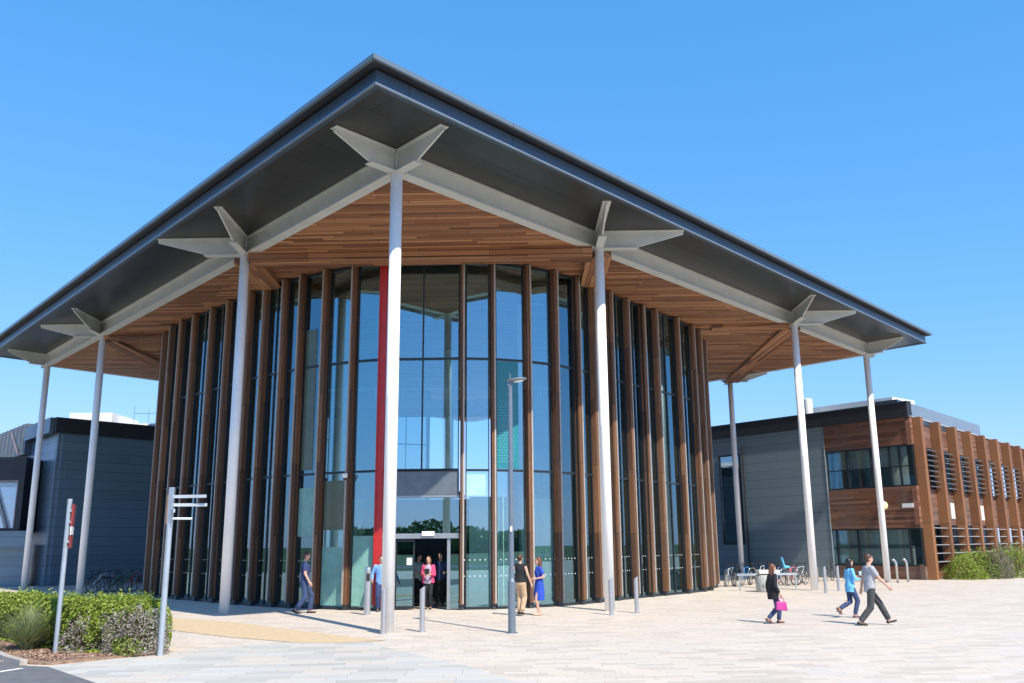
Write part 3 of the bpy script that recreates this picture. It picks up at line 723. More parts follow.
# left hedge: plan strip with front line, depth, height
hf = [Vector((-6.75, 18.45)), Vector((-7.7, 18.1)), Vector((-8.9, 18.6)), Vector((-10.6, 20.1)), Vector((-13.2, 22.2)), Vector((-16.5, 24.8))]
hb = [Vector((-7.1, 19.6)), Vector((-8.2, 20.1)), Vector((-9.7, 20.7)), Vector((-11.6, 22.1)), Vector((-14.4, 24.4)), Vector((-17.8, 27.1))]
def hp(u, v):
    i = min(int(u), len(hf)-2); f = u-i; a = hf[i].lerp(hf[i+1], f); c = hb[i].lerp(hb[i+1], f); return a.lerp(c, v)
hedge = thing('hedge', 'long clipped bright green hedge in front of the left wing', 'hedge', (-9, 19.5, 0))
b = MB()
for i in range(len(hf)-1):
    o4 = []
    for u, v in ((max(i, .35), .2), (i+1, .2), (i+1, .82), (max(i, .35), .82)): o4.append(hp(min(u, 4.98), v))
    b.prism(o4, .1, .70)
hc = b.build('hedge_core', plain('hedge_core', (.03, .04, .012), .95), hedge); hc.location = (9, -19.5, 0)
b = MB()
for k in range(420):      # stray shoots above and in front of the clipped face
    u = rnd.random()*4.9; v = rnd.random()*.9; v = .15+.7*v; p = hp(u, v); h_ = rnd.uniform(.05, .24); z0_ = .92*math.sqrt(max(.05, 1-max(0, (.55-u)/.55)**2.4)); d_ = Vector((rnd.gauss(0, .3), rnd.gauss(0, .3)-.2, 1)).normalized()
    for j in range(9): q = Vector((p.x, p.y, z0_))+d_*h_*j/8; leaf(b, q+Vector((rnd.gauss(0, .015), rnd.gauss(0, .015), 0)), .05)
for k in range(74000):
    u = 4.95*rnd.random(); a = rnd.uniform(-.06, 1.0)*PI; ca, sa = math.cos(a), math.sin(max(0, a))
    lump = 1+.10*hn(u*3.1, a*1.9)+.06*hn(u*9.3+2, a*5.1)
    dep_ = 1-abs(rnd.gauss(0, .09)); en_ = math.sqrt(max(.02, 1-max(0, (.55-u)/.55)**2.4))
    if hn(u*6.3+1, a*3.7+.4) > 1.05 and rnd.random() < .75: dep_ *= .82
    v = .5-.5*math.copysign(abs(ca)**.55, ca)*lump*dep_*en_; z = .06+.93*(abs(sa)**.5)*(1+.07*hn(u*2.3, v*3))*dep_*(.45+.55*en_)
    p = hp(u, v)
    leaf(b, Vector((p.x, p.y, max(.03, z))), .064)
ho = b.build('foliage', m_leaf, hedge, fix=False); ho.location = (9, -19.5, 0)
# dry flowering shrub at the hedge's right end
def shrub(name, label, c, r, h, n, s, mat, seed=1, group=None, lump=.18):
    t = thing(name, label, 'shrub', (c[0], c[1], 0), 0, group)
    b = MB(); rg = random.Random(seed)
    for k in range(n):
        a = rg.random()*6.283; e = math.acos(rg.uniform(-.15, 1)); q = Vector((math.sin(e)*math.cos(a), math.sin(e)*math.sin(a), max(0, math.cos(e))))
        lp = 1+lump*hn(a*1.3+seed, e*2)
        rr = lp*(1-abs(rg.gauss(0, .14)))
        leaf(b, Vector((q.x*r[0]*rr, q.y*r[1]*rr, .05+q.z*h*rr)), s)
    b.build('foliage', mat, t, fix=False)
    b = MB()
    for k in range(26):
        a = rg.random()*6.283; e = rg.uniform(.1, .9)
        b.tube([(0, 0, 0), (r[0]*e*math.cos(a)*.5, r[1]*e*math.sin(a)*.5, h*.5), (r[0]*e*math.cos(a)*.85, r[1]*e*math.sin(a)*.85, h*rg.uniform(.75, .95))], [.012, .008, .004], 4)
    b.build('stem', m_twig, t, fix=False)
    return t
shrub('flowering_shrub', 'shrub with dry whitish flower heads at the right end of the left hedge', (-7.25, 18.1), (.72, .35), .80, 5200, .045, m_dry, 2)
shrub('flowering_shrub', 'small low dry shrub beside the pole of the red and white sign', (-8.45, 18.45), (.42, .3), .62, 1700, .045, m_dry, 4)
shrub('leafy_shrub', 'small vivid green leafy clump below the dry flowering shrub', (-7.3, 17.85), (.28, .2), .30, 900, .05, m_leaf, 9)
gt = thing('ornamental_grass', 'pale arching ornamental grass tuft against the front of the left hedge', 'grass', (-9.75, 18.95, 0))
b = MB()
for k in range(1300):
    a = rnd.random()*6.283; L = rnd.uniform(.35, 1.05); sp_ = rnd.uniform(.05, .85); r0_ = rnd.random()*.12
    p = [Vector((math.cos(a)*(r0_+sp_*f*f*1.1), math.sin(a)*(r0_+sp_*f*f*1.1), L*(f-.42*sp_*f*f))) for f in (0, .35, .7, 1.)]
    sd_ = Vector((-math.sin(a), math.cos(a), 0))
    for i in range(3):
        w0, w1 = .009*(1-i/3.2), .009*(1-(i+1)/3.2); b.add([p[i]-sd_*w0, p[i]+sd_*w0, p[i+1]+sd_*w1, p[i+1]-sd_*w1], [(0, 1, 2, 3)])
b.build('blades', m_grass, gt, fix=False)
# mulch bed and kerb
mb = [(-6.85, 18.25), (-6.95, 18.03), (-8.1, 16.62), (-8.55, 16.75), (-9.2, 17.45), (-10.5, 19.25), (-16., 24.4), (-18.4, 27.8), (-8.5, 20.3), (-7.2, 19.4)]
b = MB(); b.prism(mb, -.01, .035)
tag(b.build('planting_bed', m_mulch), kind='structure')
b = MB(); rg = random.Random(5)
for k in range(2600):
    i = rg.choice([0, 1, 2]); f = rg.random()
    a, c = [(Vector((-8.3, 16.9)), Vector((-7.0, 18.0))), (Vector((-9.2, 17.6)), Vector((-8.3, 16.9))), (Vector((-11.5, 20.4)), Vector((-9.2, 17.6)))][i]
    p = a.lerp(c, f); inn = Vector((.1, .9))*rg.random()
    q = p+inn; leaf(b, Vector((q.x, q.y, .04+rg.random()*.02)), .06, 3)
tag(b.build('bark_chips', leafmat('bark_chips', [(.2, (.18, .10, .06)), (.5, (.34, .21, .14)), (.8, (.50, .36, .26))], .9, 0.), fix=False), kind='stuff')
b = MB(); kl = [Vector(p) for p in ((-8.62, 16.55), (-9.3, 17.25), (-10.9, 19.25), (-13.4, 21.9), (-16.2, 24.6))]
kn = []
for i, p in enumerate(kl):
    e = (kl[min(i+1, len(kl)-1)]-kl[max(i-1, 0)]).normalized(); n = Vector((-e.y, e.x)); n = n if n.y > 0 else -n; kn.append(n)
for i in range(len(kl)-1):
    L = (kl[i+1]-kl[i]).length; k = max(1, round(L/.9))
    for j in range(k):
        f0, f1 = j/k+.006, (j+1)/k-.006
        a, c = kl[i].lerp(kl[i+1], f0), kl[i].lerp(kl[i+1], f1); na, nc = kn[i].lerp(kn[i+1], f0), kn[i].lerp(kn[i+1], f1)
        b.prism([a, c, c+nc*.13, a+na*.13], 0, .10)
tag(b.build('kerb', m_kerb, bevel=.01), kind='structure')

# shrubs before the right wing
sg = 'shrubs along the right wing'
for nm, lb, px, py, r, h, n, mat, sd_ in (
    ('leafy_shrub', 'rounded bright green shrub nearest the right wing corner', 973, 580, (.95, .9), 1.25, 6000, m_leaf, 1),
    ('leafy_shrub', 'taller mid green shrub second in the row by the right wing', 992, 579, (1.0, .9), 1.45, 5000, m_leaf, 2),
    ('grey_shrub', 'grey brown feathery shrub between the green ones by the right wing', 1006, 579, (.9, .9), 1.35, 5000, m_greyl, 3),
    ('leafy_shrub', 'green shrub cut by the right edge of the photo', 1024, 578, (1.3, 1.), 1.55, 5500, m_leaf, 4),
    ('grey_shrub', 'pale brown tall grassy shrub behind the row at the right edge', 1016, 576, (1.2, .9), 1.7, 4200, m_greyl, 5)):
    c = G(px, py); shrub(nm, lb, (c.x, c.y+.8), r, h, n, .085, mat, sd_, sg)
# tree belt behind the camera, seen only in the glass
b = MB(); rg = random.Random(11)
for k in range(90):
    x = -200+k*4.5+rg.uniform(-2, 2); y = -150+rg.uniform(-9, 9); R_ = rg.uniform(4.5, 7.5); h = rg.uniform(4.5, 7.5)
    b.tube([(x, y, 0), (x, y, h*.6)], .2, 5)
    for j in range(800):
        a = rg.random()*6.283; e = math.acos(rg.uniform(-1, 1)); rr = 1-abs(rg.gauss(0, .25))
        leaf(b, Vector((x+R_*rr*math.sin(e)*math.cos(a), y+R_*rr*math.sin(e)*math.sin(a), h*.48+h*.52*rr*math.cos(e))), 1.6)
tag(b.build('tree_belt', m_leaf2, fix=False), kind='stuff')

# ------------------------------------------------------------------ street furniture
def at(px, py): q = G(px, py); return (q.x, q.y, 0)
bollard0 = None
def bollard(px, py, label, h=1.0):
    global bollard0
    if bollard0 is None:
        t = thing('bollard', label, 'bollard', at(px, py), 0, 'stainless steel bollards on the plaza')
        n = 20; b = MB(); vs = []
        r = .062
        for z in (0, 1):
            for i in range(n):
                a = 2*PI*i/n; x, y = r*math.cos(a), r*math.sin(a); vs.append((x, y, 0 if z == 0 else 1.0+.7*x))
        fs = [(i, (i+1) % n, n+(i+1) % n, n+i) for i in range(n)]+[tuple(range(n-1, -1, -1)), tuple(range(n, 2*n))]
        b.add(vs, fs); b.build('post', m_steel, t)
        b = MB(); b.lathe((0, 0, 0), [(.10, .0), (.10, .012)], 20); b.build('base_plate', m_steel, t)
        bollard0 = t; return t
    t = copy_tree(bollard0); t.location = at(px, py); t['label'] = label; t.rotation_euler = (0, 0, rnd.uniform(-.4, .4)); return t
bollard(383, 634, 'steel bollard right in front of the nearest white column')
bollard(422, 632, 'steel bollard in front of the woman in the pink cardigan')
bollard(611.5, 615, 'steel bollard against the right column nearest the lamp post')
bollard(637, 613, 'lone steel bollard right of the column nearest the lamp post')
bollard(826, 593, 'steel bollard just right of the second column from the right')
bollard(839, 591, 'steel bollard behind the woman in the light blue top')
def hoop(px, py, label):
    t = thing('bollard', label, 'bollard', at(px, py), 0, 'curved topped steel posts by the right wing')
    b = MB(); b.tube([(0, 0, 0), (0, 0, .9), (-.03, 0, 1.02), (-.10, 0, 1.09), (-.18, 0, 1.11)], .055, 12); b.build('post', m_steel, t, smooth=True)
    b = MB(); b.lathe((0, 0, 0), [(.10, .0), (.10, .012)], 20); b.build('base_plate', m_steel, t); return t
hoop(898, 583, 'hooked steel post just right of the rightmost white column')
hoop(908.5, 582, 'hooked steel post nearest the corner of the right wing')
t = thing('access_post', 'thick steel access post with a dark card reader left of the entrance', 'post', at(367, 615))
b = MB(); b.lathe((0, 0, 0), [(.095, 0), (.095, 1.30), (.08, 1.36), (.04, 1.38)], 24); b.build('post', m_steel, t, smooth=False)
b = MB(); b.box((.02, -.098, 1.08), (.10, .03, .22)); b.build('card_reader', m_black, t, bevel=.01)
# lamp post
lp = thing('lamp_post', 'slim grey lamp post with a flat oval head before the glass front', 'lamp post', at(512, 633))
m_lpost = plain('lamp_post_grey', (.17, .21, .25), .4, .4, .06)
b = MB(); b.lathe((0, 0, 0), [(.088, 0), (.088, 1.15), (.062, 1.22), (.052, 5.78)], 18); b.lathe((0, 0, 0), [(.14, 0), (.14, .015)], 18); b.build('pole', m_lpost, lp)
b = MB(); b.ell((.16, 0, 5.93), (.26, .16, .055), 20, 8, rot=Matrix.Rotation(-.12, 3, 'Y')); b.box((.0, 0, 5.84), (.12, .1, .14)); b.tube([(0, 0, 5.9), (0, 0, 6.08)], .02, 6); lh = b.build('lamp_head', m_lpost, lp)
b = MB(); b.ell((.20, 0, 5.905), (.15, .11, .035), 16, 8, rot=Matrix.Rotation(-.12, 3, 'Y')); b.build('lens', m_white2, lh)
b = MB(); b.box((0, -.09, 2.35), (.05, .006, .12)); b.build('number_label', m_white2, lp)
# sign pole left (seen edge-on)
sp1 = thing('road_sign', 'plain pole with a red and white road sign seen edge-on before the hedge', 'sign', at(55, 655), math.radians(108))
b = MB(); b.lathe((0, 0, 0), [(.045, 0), (.045, 2.95)], 14); b.build('pole', m_galv, sp1)
def plate(pts_z, mat, nm, th=.02):
    b = MB(); b.box((pts_z[0], -.085, pts_z[2]), (pts_z[1], th, pts_z[3])); return b.build(nm, mat, sp1, bevel=.004)
m_sred = plain('sign_red', (.34, .04, .035), .5)
plate((0, .34, 2.63, .42), m_sred, 'sign_panel'); o = plate((0, .34, 2.33, .16), m_white2, 'sign_panel'); o = plate((0, .32, 2.12, .24), m_sred, 'sign_panel')
b = MB()
for z in (2.72, 2.5, 2.12): b.box((0, -.055, z), (.14, .05, .05))
b.build('clamp', m_galv, sp1)
# finger post
m_trim2 = plain('sign_arm_grey', (.52, .55, .57), .4, .3)
fp = thing('finger_post', 'tall steel finger post with thin white direction arms beside the hedge end', 'signpost', at(160, 656))
b = MB(); b.lathe((0, 0, 0), [(.055, 0), (.055, 2.45)], 16); b.build('pole', m_galv, fp)
b = MB(); b.box((0, 0, 2.78), (.10, .10, .72)); b.build('pole_head', m_steel, fp, bevel=.01)
for z, L, a, th in ((2.96, .66, -.12, .06), (2.80, .64, .06, .06), (2.68, .26, -1.0, .07), (2.54, .36, .45, .04)):
    b = MB(); dx, dy = math.cos(a), math.sin(a); b.box((dx*(L/2+.05), dy*(L/2+.05), z), (L, .03, th), a); b.build('sign_arm', m_trim2, fp, bevel=.004)
b = MB(); b.box((-.055, -.02, 2.72), (.012, .07, .56)); b.build('copper_strip', plain('copper', (.5, .25, .12), .4, .5), fp)
# bin and rail
bn = thing('litter_bin', 'round white concrete litter bin with a flat lid near the bicycles', 'bin', at(766, 592))
b = MB(); b.lathe((0, 0, 0), [(.36, 0), (.375, .05), (.39, .66), (.37, .68)], 28); bb = b.build('body', plain('speckled_concrete', (.42, .42, .40), .85, var=.2, scale=12, bump=.3), bn)
for pf in bb.data.polygons:
    if len(pf.vertices) == 4: pf.use_smooth = True
b = MB(); b.box((.12, 0, .80), (.86, .6, .16)); b.build('lid', m_concrete, bn, bevel=.02)
b = MB(); b.box((0, 0, .70), (.5, .4, .06)); b.build('opening', m_black, bn)
b = MB(); b.box((-.06, -.385, .32), (.22, .012, .12)); b.box((-.06, -.385, .2), (.12, .012, .04)); b.build('emblem', plain('faded_print', (.38, .38, .40), .8), bn)
ra, rb_ = D(737, 576.5, 39.3), D(797, 575.5, 39.9)
rl = thing('guard_rail', 'low horizontal steel rail on posts in front of the right bicycles', 'railing', (ra.x, ra.y, 0))
zr = .66
b = MB(); v_ = Vector((rb_.x-ra.x, rb_.y-ra.y, 0)); b.beam((0, 0, zr), (v_.x, v_.y, zr), .07, .09); b.build('rail', m_galv, rl)
for f in (.04, .35, .66, .97):
    b = MB(); b.tube([(v_.x*f, v_.y*f, 0), (v_.x*f, v_.y*f, zr-.04)], .03, 10); b.build('post', m_galv, rl)

# ------------------------------------------------------------------ bicycles
m_tyre = plain('tyre_rubber', (.02, .02, .02), .8); m_alu = plain('bike_alloy', (.5, .5, .5), .35, .7)
def tor(c, R_, r, n=28, k=6):
    b = MB(); vs = []; fs = []
    for i in range(n):
        a = 2*PI*i/n
        for j in range(k):
            e = 2*PI*j/k; q = R_+r*math.cos(e); vs.append((c[0]+q*math.cos(a), c[1]+r*math.sin(e), c[2]+q*math.sin(a)))
    for i in range(n):
        for j in range(k):
            fs.append((i*k+j, i*k+(j+1) % k, ((i+1) % n)*k+(j+1) % k, ((i+1) % n)*k+j))
    return b.add(vs, fs)
def make_bike():
    t = thing('bicycle', '', 'bicycle', (0, 0, 0), 0, 'bicycles parked at the racks')
    R_ = .335; rw_, fw_ = Vector((-.52, 0, R_)), Vector((.53, 0, R_)); bbk = Vector((-.08, 0, .29)); st_ = Vector((-.24, 0, .80)); hd = Vector((.37, 0, .86)); hd2 = Vector((.40, 0, .72))
    b = MB()
    for a, c, r in ((bbk, st_, .018), (st_, hd, .016), (bbk, hd2, .02), (hd, hd2, .02)): b.tube([a, c], r, 8)
    for s in (-1, 1):
        b.tube([bbk+Vector((0, s*.03, 0)), rw_+Vector((0, s*.05, 0))], .010, 6); b.tube([st_+Vector((0, s*.02, -.06)), rw_+Vector((0, s*.05, 0))], .009, 6)
    b.build('frame', bpy.data.materials['bike_black'], t, smooth=True)
    b = MB()
    for s in (-1, 1): b.tube([hd2+Vector((0, s*.03, 0)), Vector((.45, s*.05, .58)), fw_+Vector((0, s*.05, 0))], .012, 6)
    b.build('fork', m_black, t, smooth=True)
    for c in (rw_, fw_):
        wv = tor(c, R_-.018, .019).build('wheel', m_tyre, t, smooth=True)
        tor(c, R_-.042, .010).build('rim', m_alu, wv, smooth=True)
        b = MB()
        for i in range(18):
            a = 2*PI*i/18; b.tube([c, c+Vector((math.cos(a), 0, math.sin(a)))*(R_-.045)], .0025, 3)
        b.tube([c-Vector((0, .045, 0)), c+Vector((0, .045, 0))], .018, 8); b.build('spokes', m_alu, wv)
    b = MB(); b.tube([st_, st_+Vector((-.03, 0, .13))], .013, 8); b.ell(st_+Vector((-.05, 0, .15)), (.14, .065, .028), 12, 6); b.build('saddle', m_black, t, smooth=True)
    b = MB(); h0 = hd+Vector((-.02, 0, .12)); b.tube([hd, h0, h0+Vector((.05, 0, .02))], .013, 8); hc_ = h0+Vector((.05, 0, .02)); b.tube([hc_+Vector((-.08, -.28, .02)), hc_+Vector((0, -.12, 0)), hc_+Vector((0, .12, 0)), hc_+Vector((-.08, .28, .02))], .012, 8); b.build('handlebar', m_black, t, smooth=True)
    b = MB(); b.tube([bbk+Vector((0, -.05, 0)), bbk+Vector((0, .05, 0))], .03, 10); b.tube([bbk+Vector((0, .06, 0)), bbk+Vector((.1, .06, -.13))], .010, 6); b.tube([bbk+Vector((0, -.06, 0)), bbk+Vector((-.1, -.06, .13))], .010, 6); b.box(bbk+Vector((.1, .11, -.13)), (.09, .09, .02)); b.box(bbk+Vector((-.1, -.11, .13)), (.09, .09, .02)); b.tube([bbk+Vector((0, .045, 0)), bbk+Vector((.001, .052, 0))], .095, 20); b.build('crankset', m_alu, t)
    return t
cols = {'black': (.02, .02, .022), 'blue': (.05, .22, .5), 'red': (.5, .04, .03), 'silver': (.5, .52, .54), 'green': (.08, .25, .12), 'white': (.75, .75, .75), 'pink': (.6, .2, .25)}
bm_ = {k: plain('bike_'+k, v, .35, .1, .05) for k, v in cols.items()}
bike0 = make_bike()
def place_bike(px, py, azd, col, label, first=[True], lean=.06):
    o = bike0 if first[0] else copy_tree(bike0); first[0] = False
    q = G(px, py); o.location = (q.x, q.y, 0); o.rotation_euler = (lean, 0, math.radians(90-azd)); o['label'] = label
    for c in o.children:
        if c.name.startswith('frame'):
            c.material_slots[0].link = 'OBJECT'; c.material_slots[0].material = bm_[col]
for a in [
    (730, 586.5, 32, 'silver', 'silver bicycle closest to the last timber fin of the pavilion'),
    (738, 586, 28, 'black', 'dark bicycle second from the pavilion at the right rack'),
    (746, 585.5, 34, 'blue', 'dark blue bicycle just left of the white litter bin'),
    (754, 584.5, 30, 'black', 'black bicycle partly behind the left side of the litter bin'),
    (762, 583, 30, 'silver', 'pale bicycle right behind the litter bin'),
    (771, 583, 32, 'black', 'dark bicycle behind the woman with the pink bag'),
    (780, 585, 36, 'blue', 'bicycle with a light blue frame right of the woman with the pink bag'),
    (786, 585, -48, 'red', 'red bicycle angled the other way in the right rack'),
    (793, 585.5, 40, 'pink', 'pinkish bicycle left of the second column from the right'),
    (800, 585, 45, 'silver', 'silver bicycle against the second column from the right'),
    (808, 583, 45, 'black', 'black bicycle hidden behind the second column from the right'),
    (829, 581, 38, 'black', 'black bicycle between the two bollards by the grey panel wall'),
    (94, 592.5, 24, 'black', 'dark bicycle just right of the second column from the left'),
    (103, 592.5, 38, 'silver', 'bicycle with a pale frame in the shaded left rack'),
    (112, 592.5, 30, 'black', 'black bicycle in the middle of the shaded left rack'),
    (121, 592, 40, 'green', 'greenish bicycle right of the middle of the shaded left rack'),
    (133, 592, 12, 'red', 'red bicycle standing alone beside the left flank fins')]: place_bike(*a)
cs = thing('child_seat', 'light blue child seat mounted above a bicycle in the right rack', 'child seat', tuple(G(788, 585)+Vector((0, 0, .78))))
b = MB(); b.ext([(-.16, -.14, 0), (.16, -.14, 0), (.14, -.14, .1), (-.10, -.14, .12), (-.2, -.14, .5), (-.26, -.14, .5)], (0, .28, 0)); b.build('shell', plain('sky_blue_plastic', (.12, .5, .75), .5), cs, bevel=.03)
b = MB(); b.tube([(0, 0, 0), (-.02, 0, -.3)], .02, 6); b.build('strut', m_black, cs)
sg_ = 'bicycle racks'
for i, (px, py, lb) in enumerate(((734, 586, 'steel hoop rack next to the pavilion flank'), (758, 584, 'steel hoop rack behind the litter bin'), (790, 585.5, 'steel hoop rack among the red and pink bicycles'), (821, 582.5, 'steel hoop rack right of the second column from the right'), (108, 592.5, 'steel hoop rack in the shade of the left wing'))):
    t = thing('bicycle_rack', lb, 'rack', at(px, py), math.radians(90-38), sg_)
    b = MB(); pts = [(-.36, .25, 0), (-.36, .25, .6)]+[(-.36+.1-.1*math.cos(a), .25, .6+.15*math.sin(a)) for a in (.5, 1.0, 1.57)]+[(.26, .25, .75)]+[(.26+.1*math.sin(a), .25, .6+.15*math.cos(a)) for a in (.5, 1.0, 1.57)]+[(.36, .25, 0)]
    b.tube(pts, .024, 8); b.build('hoop', m_steel, t, smooth=True)

# ------------------------------------------------------------------ people
def ik(a, c, l1, l2, hint):
    a = Vector(a); c = Vector(c); d = c-a; L = min(d.length, (l1+l2)*.998); dn = d.normalized(); c = a+dn*L
    x = (l1*l1-l2*l2+L*L)/(2*L); h = math.sqrt(max(0, l1*l1-x*x)); hv = Vector(hint); hv = (hv-dn*hv.dot(dn)).normalized()
    return a+dn*x+hv*h, c
def loft(b, rings, n=20, cap=True):
    """rings: (centre, rx, ry, axisX, axisY)"""
    vs = []; fs = []
    for c, rx, ry, X, Y in rings:
        for i in range(n):
            a = 2*PI*i/n; vs.append(c+X*rx*math.cos(a)+Y*ry*math.sin(a))
    for k in range(len(rings)-1):
        for i in range(n):
            j = (i+1) % n; fs.append((k*n+i, k*n+j, (k+1)*n+j, (k+1)*n+i))
    fs.append(tuple(range(n-1, -1, -1))); o = (len(rings)-1)*n; fs.append(tuple(range(o, o+n))); b.add(vs, fs)
def rc(b, a, c, ra, rb, ends=3):
    a = Vector(a); c = Vector(c); b.tube([a, c], [ra, rb], 12)
    if ends & 1: b.ell(a, (ra, ra, ra), 12, 8)
    if ends & 2: b.ell(c, (rb, rb, rb), 12, 8)
def remesh(b, vox=.012, smooth=3, extra=None, name='body'):
    me = bpy.data.meshes.new('tmp'); me.from_pydata(b.v, [], b.f)
    q = bmesh.new(); q.from_mesh(me); bmesh.ops.recalc_face_normals(q, faces=q.faces); q.to_mesh(me); q.free()
    o = bpy.data.objects.new('tmp', me); COL.objects.link(o)
    m = o.modifiers.new('r', 'REMESH'); m.mode = 'VOXEL'; m.voxel_size = vox
    s_ = o.modifiers.new('s', 'SMOOTH'); s_.factor = .5; s_.iterations = smooth
    dg = bpy.context.evaluated_depsgraph_get(); ev = o.evaluated_get(dg); em = ev.to_mesh()
    out = MB(); out.add([v.co.copy() for v in em.vertices], [tuple(p.vertices) for p in em.polygons])
    ev.to_mesh_clear(); bpy.data.objects.remove(o); bpy.data.meshes.remove(me)
    if extra: out.add(extra.v, extra.f)
    return out
m_skin = plain('skin', (.56, .33, .24), .55, var=.06); m_skin2 = plain('skin_tan', (.45, .25, .17), .55, var=.06)
m_eye = plain('eye', (.03, .02, .02), .3); m_lips = plain('lips', (.42, .13, .11), .5)
m_hbr = plain('hair_brown', (.07, .035, .02), .55, var=.25, scale=20); m_hbk = plain('hair_black', (.012, .010, .012), .45, var=.2, scale=20); m_hrd = plain('hair_auburn', (.13, .05, .025), .5, var=.25, scale=20)
def cloth(name, c, var=.12): return plain(name, c, .85, var=var+.08, scale=7, bump=.6)
def person(pos, azd, H, label, sex='m', legs=((0, .09, .085), (0, -.09, .085)), hip=.92, wr=((.02, .24, -.52), (.02, -.24, -.52)), lean=0., skin=None, hair=('short', None), top=None, bottom=None, shoe=None, foot=(0, 0), head_turn=0., jacket=None, shoe_h=.0, ehint=None):
    skin = skin or m_skin; k = H/1.76
    t = thing('person', label, 'person', pos, math.radians(90-azd)); t.scale = (k, k, k)
    Z = Vector((0, 0, 1)); X = Vector((1, 0, 0)); Y = Vector((0, 1, 0)); fem = sex == 'f'
    P0 = Vector((0, 0, hip)); sp_ = Vector((math.sin(lean), 0, math.cos(lean))); fx = Vector((math.cos(lean), 0, -math.sin(lean)))
    if fem: R0 = [(-.09, .10, .155), (0, .115, .172), (.10, .10, .145), (.20, .085, .120), (.30, .10, .135), (.38, .112, .148), (.46, .09, .145), (.505, .065, .10), (.54, .048, .055)]
    else: R0 = [(-.09, .10, .145), (0, .110, .160), (.12, .105, .150), (.22, .105, .150), (.32, .115, .168), (.42, .118, .182), (.49, .09, .165), (.53, .065, .10), (.56, .055, .062)]
    def rings(lo, hi, inf, flare=None):
        out = []
        for h, rx, ry in R0:
            if h < lo-.001 or h > hi+.001: continue
            out.append((P0+sp_*h+fx*(.012 if .25 < h < .45 else 0), rx+inf, ry+inf, fx, Y))
        return out
    shw = .165 if fem else .19; sh = [P0+sp_*.485+Y*s*shw for s in (1, -1)]
    lg = []
    for s, an in zip((1, -1), legs):
        hp_ = P0+Y*s*.088+Z*-.01
        kn, ak = ik(hp_, Vector(an)+Vector((0, 0, shoe_h)), .435, .42, (1, s*.05, 0)); lg.append((hp_, kn, ak))
    ar = []
    for i, (s, wv) in enumerate(zip((1, -1), wr)):
        hint = (-1, s*.35, -.25) if ehint is None else ehint[i]
        el, wt = ik(sh[i], sh[i]+Vector(wv), .285, .255, hint); ar.append((sh[i], el, wt))
    a_ = .88 if fem else 1.
    # body, one continuous surface
    b = MB(); loft(b, rings(-.09, .56, 0))
    nk = P0+sp_*.53; hc_ = nk+Z*.165+X*.025
    rc(b, nk-Z*.02, hc_-Z*.05-X*.01, .055*a_, .052*a_)
    ht = Matrix.Rotation(head_turn, 3, 'Z'); hx = ht @ X; hy = ht @ Y
    b.ell(hc_+Z*.03, (.096, .077, .098), 18, 12, rot=ht); b.ell(hc_-Z*.035+hx*.022, (.068, .058, .078), 16, 10, rot=ht)
    b.ell(hc_+hx*.098-Z*.012, (.020, .012, .024), 10, 8, rot=ht)
    for s in (1, -1): b.ell(hc_+hy*s*.078-Z*.005-hx*.008, (.020, .011, .032), 8, 8, rot=ht)
    fing = MB()
    for i, (s, (S0, E0, W0)) in enumerate(zip((1, -1), ar)):
        rc(b, S0, E0, .055*a_, .042*a_); rc(b, E0, W0, .042*a_, .028*a_)
        hd = (W0-E0).normalized(); pn = Y*s if abs(hd.dot(Y)) < .8 else Z; side = hd.cross(pn).normalized()   # side: toward the thumb or away
        fw_ = side if side.x > 0 else -side
        pc = W0+hd*.05
        b.tube([W0, pc, W0+hd*.095], [.030, .036, .030], 10); 
        inn = -pn
        for j, (o_, L) in enumerate(((.027, .072), (.009, .080), (-.009, .074), (-.027, .060))):
            p0 = W0+hd*.080+fw_*o_; p1 = p0+hd*L*.45; p2 = p1+(hd+inn*.5).normalized()*L*.32; p3 = p2+(hd+inn*1.3).normalized()*L*.25
            fing.tube([p0, p1, p2, p3], [.0095, .009, .008, .006], 6)
        p0 = W0+hd*.03+fw_*.022; p1 = p0+(hd*.7+fw_*.7+inn*.2).normalized()*.035; p2 = p1+(hd+fw_*.15+inn*.3).normalized()*.03
        fing.tube([p0, p1, p2], [.012, .010, .008], 6)
    for i, (hp_, kn, ak) in enumerate(lg):
        rc(b, hp_, kn, .078 if fem else .082, .052); rc(b, kn, ak, .050, .034)
        m_ = kn.lerp(ak, .3)-X*.012; b.ell(m_, (.055, .052, .10), 12, 8)
        fa = foot[i]; fv = Vector((math.cos(fa), 0, math.sin(fa)))
        rc(b, ak-Z*.02-fv*.03, ak-Z*.045+fv*.14, .032, .022)
    remesh(b, .013, 2, fing).build('body', skin, t, smooth=True, fix=False)
    e = MB()
    for s in (1, -1): e.ell(hc_+hx*.088+hy*s*.032+Z*.015, (.010, .015, .008), 8, 6, rot=ht)
    e.build('eyes', m_eye, t)
    e = MB(); e.ell(hc_+hx*.086-Z*.062, (.008, .024, .009), 8, 6, rot=ht); e.build('mouth', m_lips, t)
    # hair
    st_, hm = hair
    if st_:
        b = MB(); b.ell(hc_+Z*.048-hx*.016, (.102, .087, .092), 16, 10, rot=ht); b.ell(hc_+Z*.0-hx*.045, (.070, .080, .075), 12, 8, rot=ht)
        if st_ == 'long':
            for s in (1, -1): rc(b, hc_+hy*s*.068-hx*.02, hc_+hy*s*.075-hx*.035-Z*.21, .032, .034)
            rc(b, hc_-hx*.07, hc_-hx*.075-Z*.28, .062, .055); rc(b, hc_-hx*.06+hy*.03, hc_-hx*.085+hy*.02-Z*.30, .05, .035)
        if st_ == 'bob':
            for s in (1, -1): rc(b, hc_+hy*s*.065-hx*.02, hc_+hy*s*.072-hx*.02-Z*.12, .034, .030)
            rc(b, hc_-hx*.06, hc_-hx*.06-Z*.14, .066, .05)
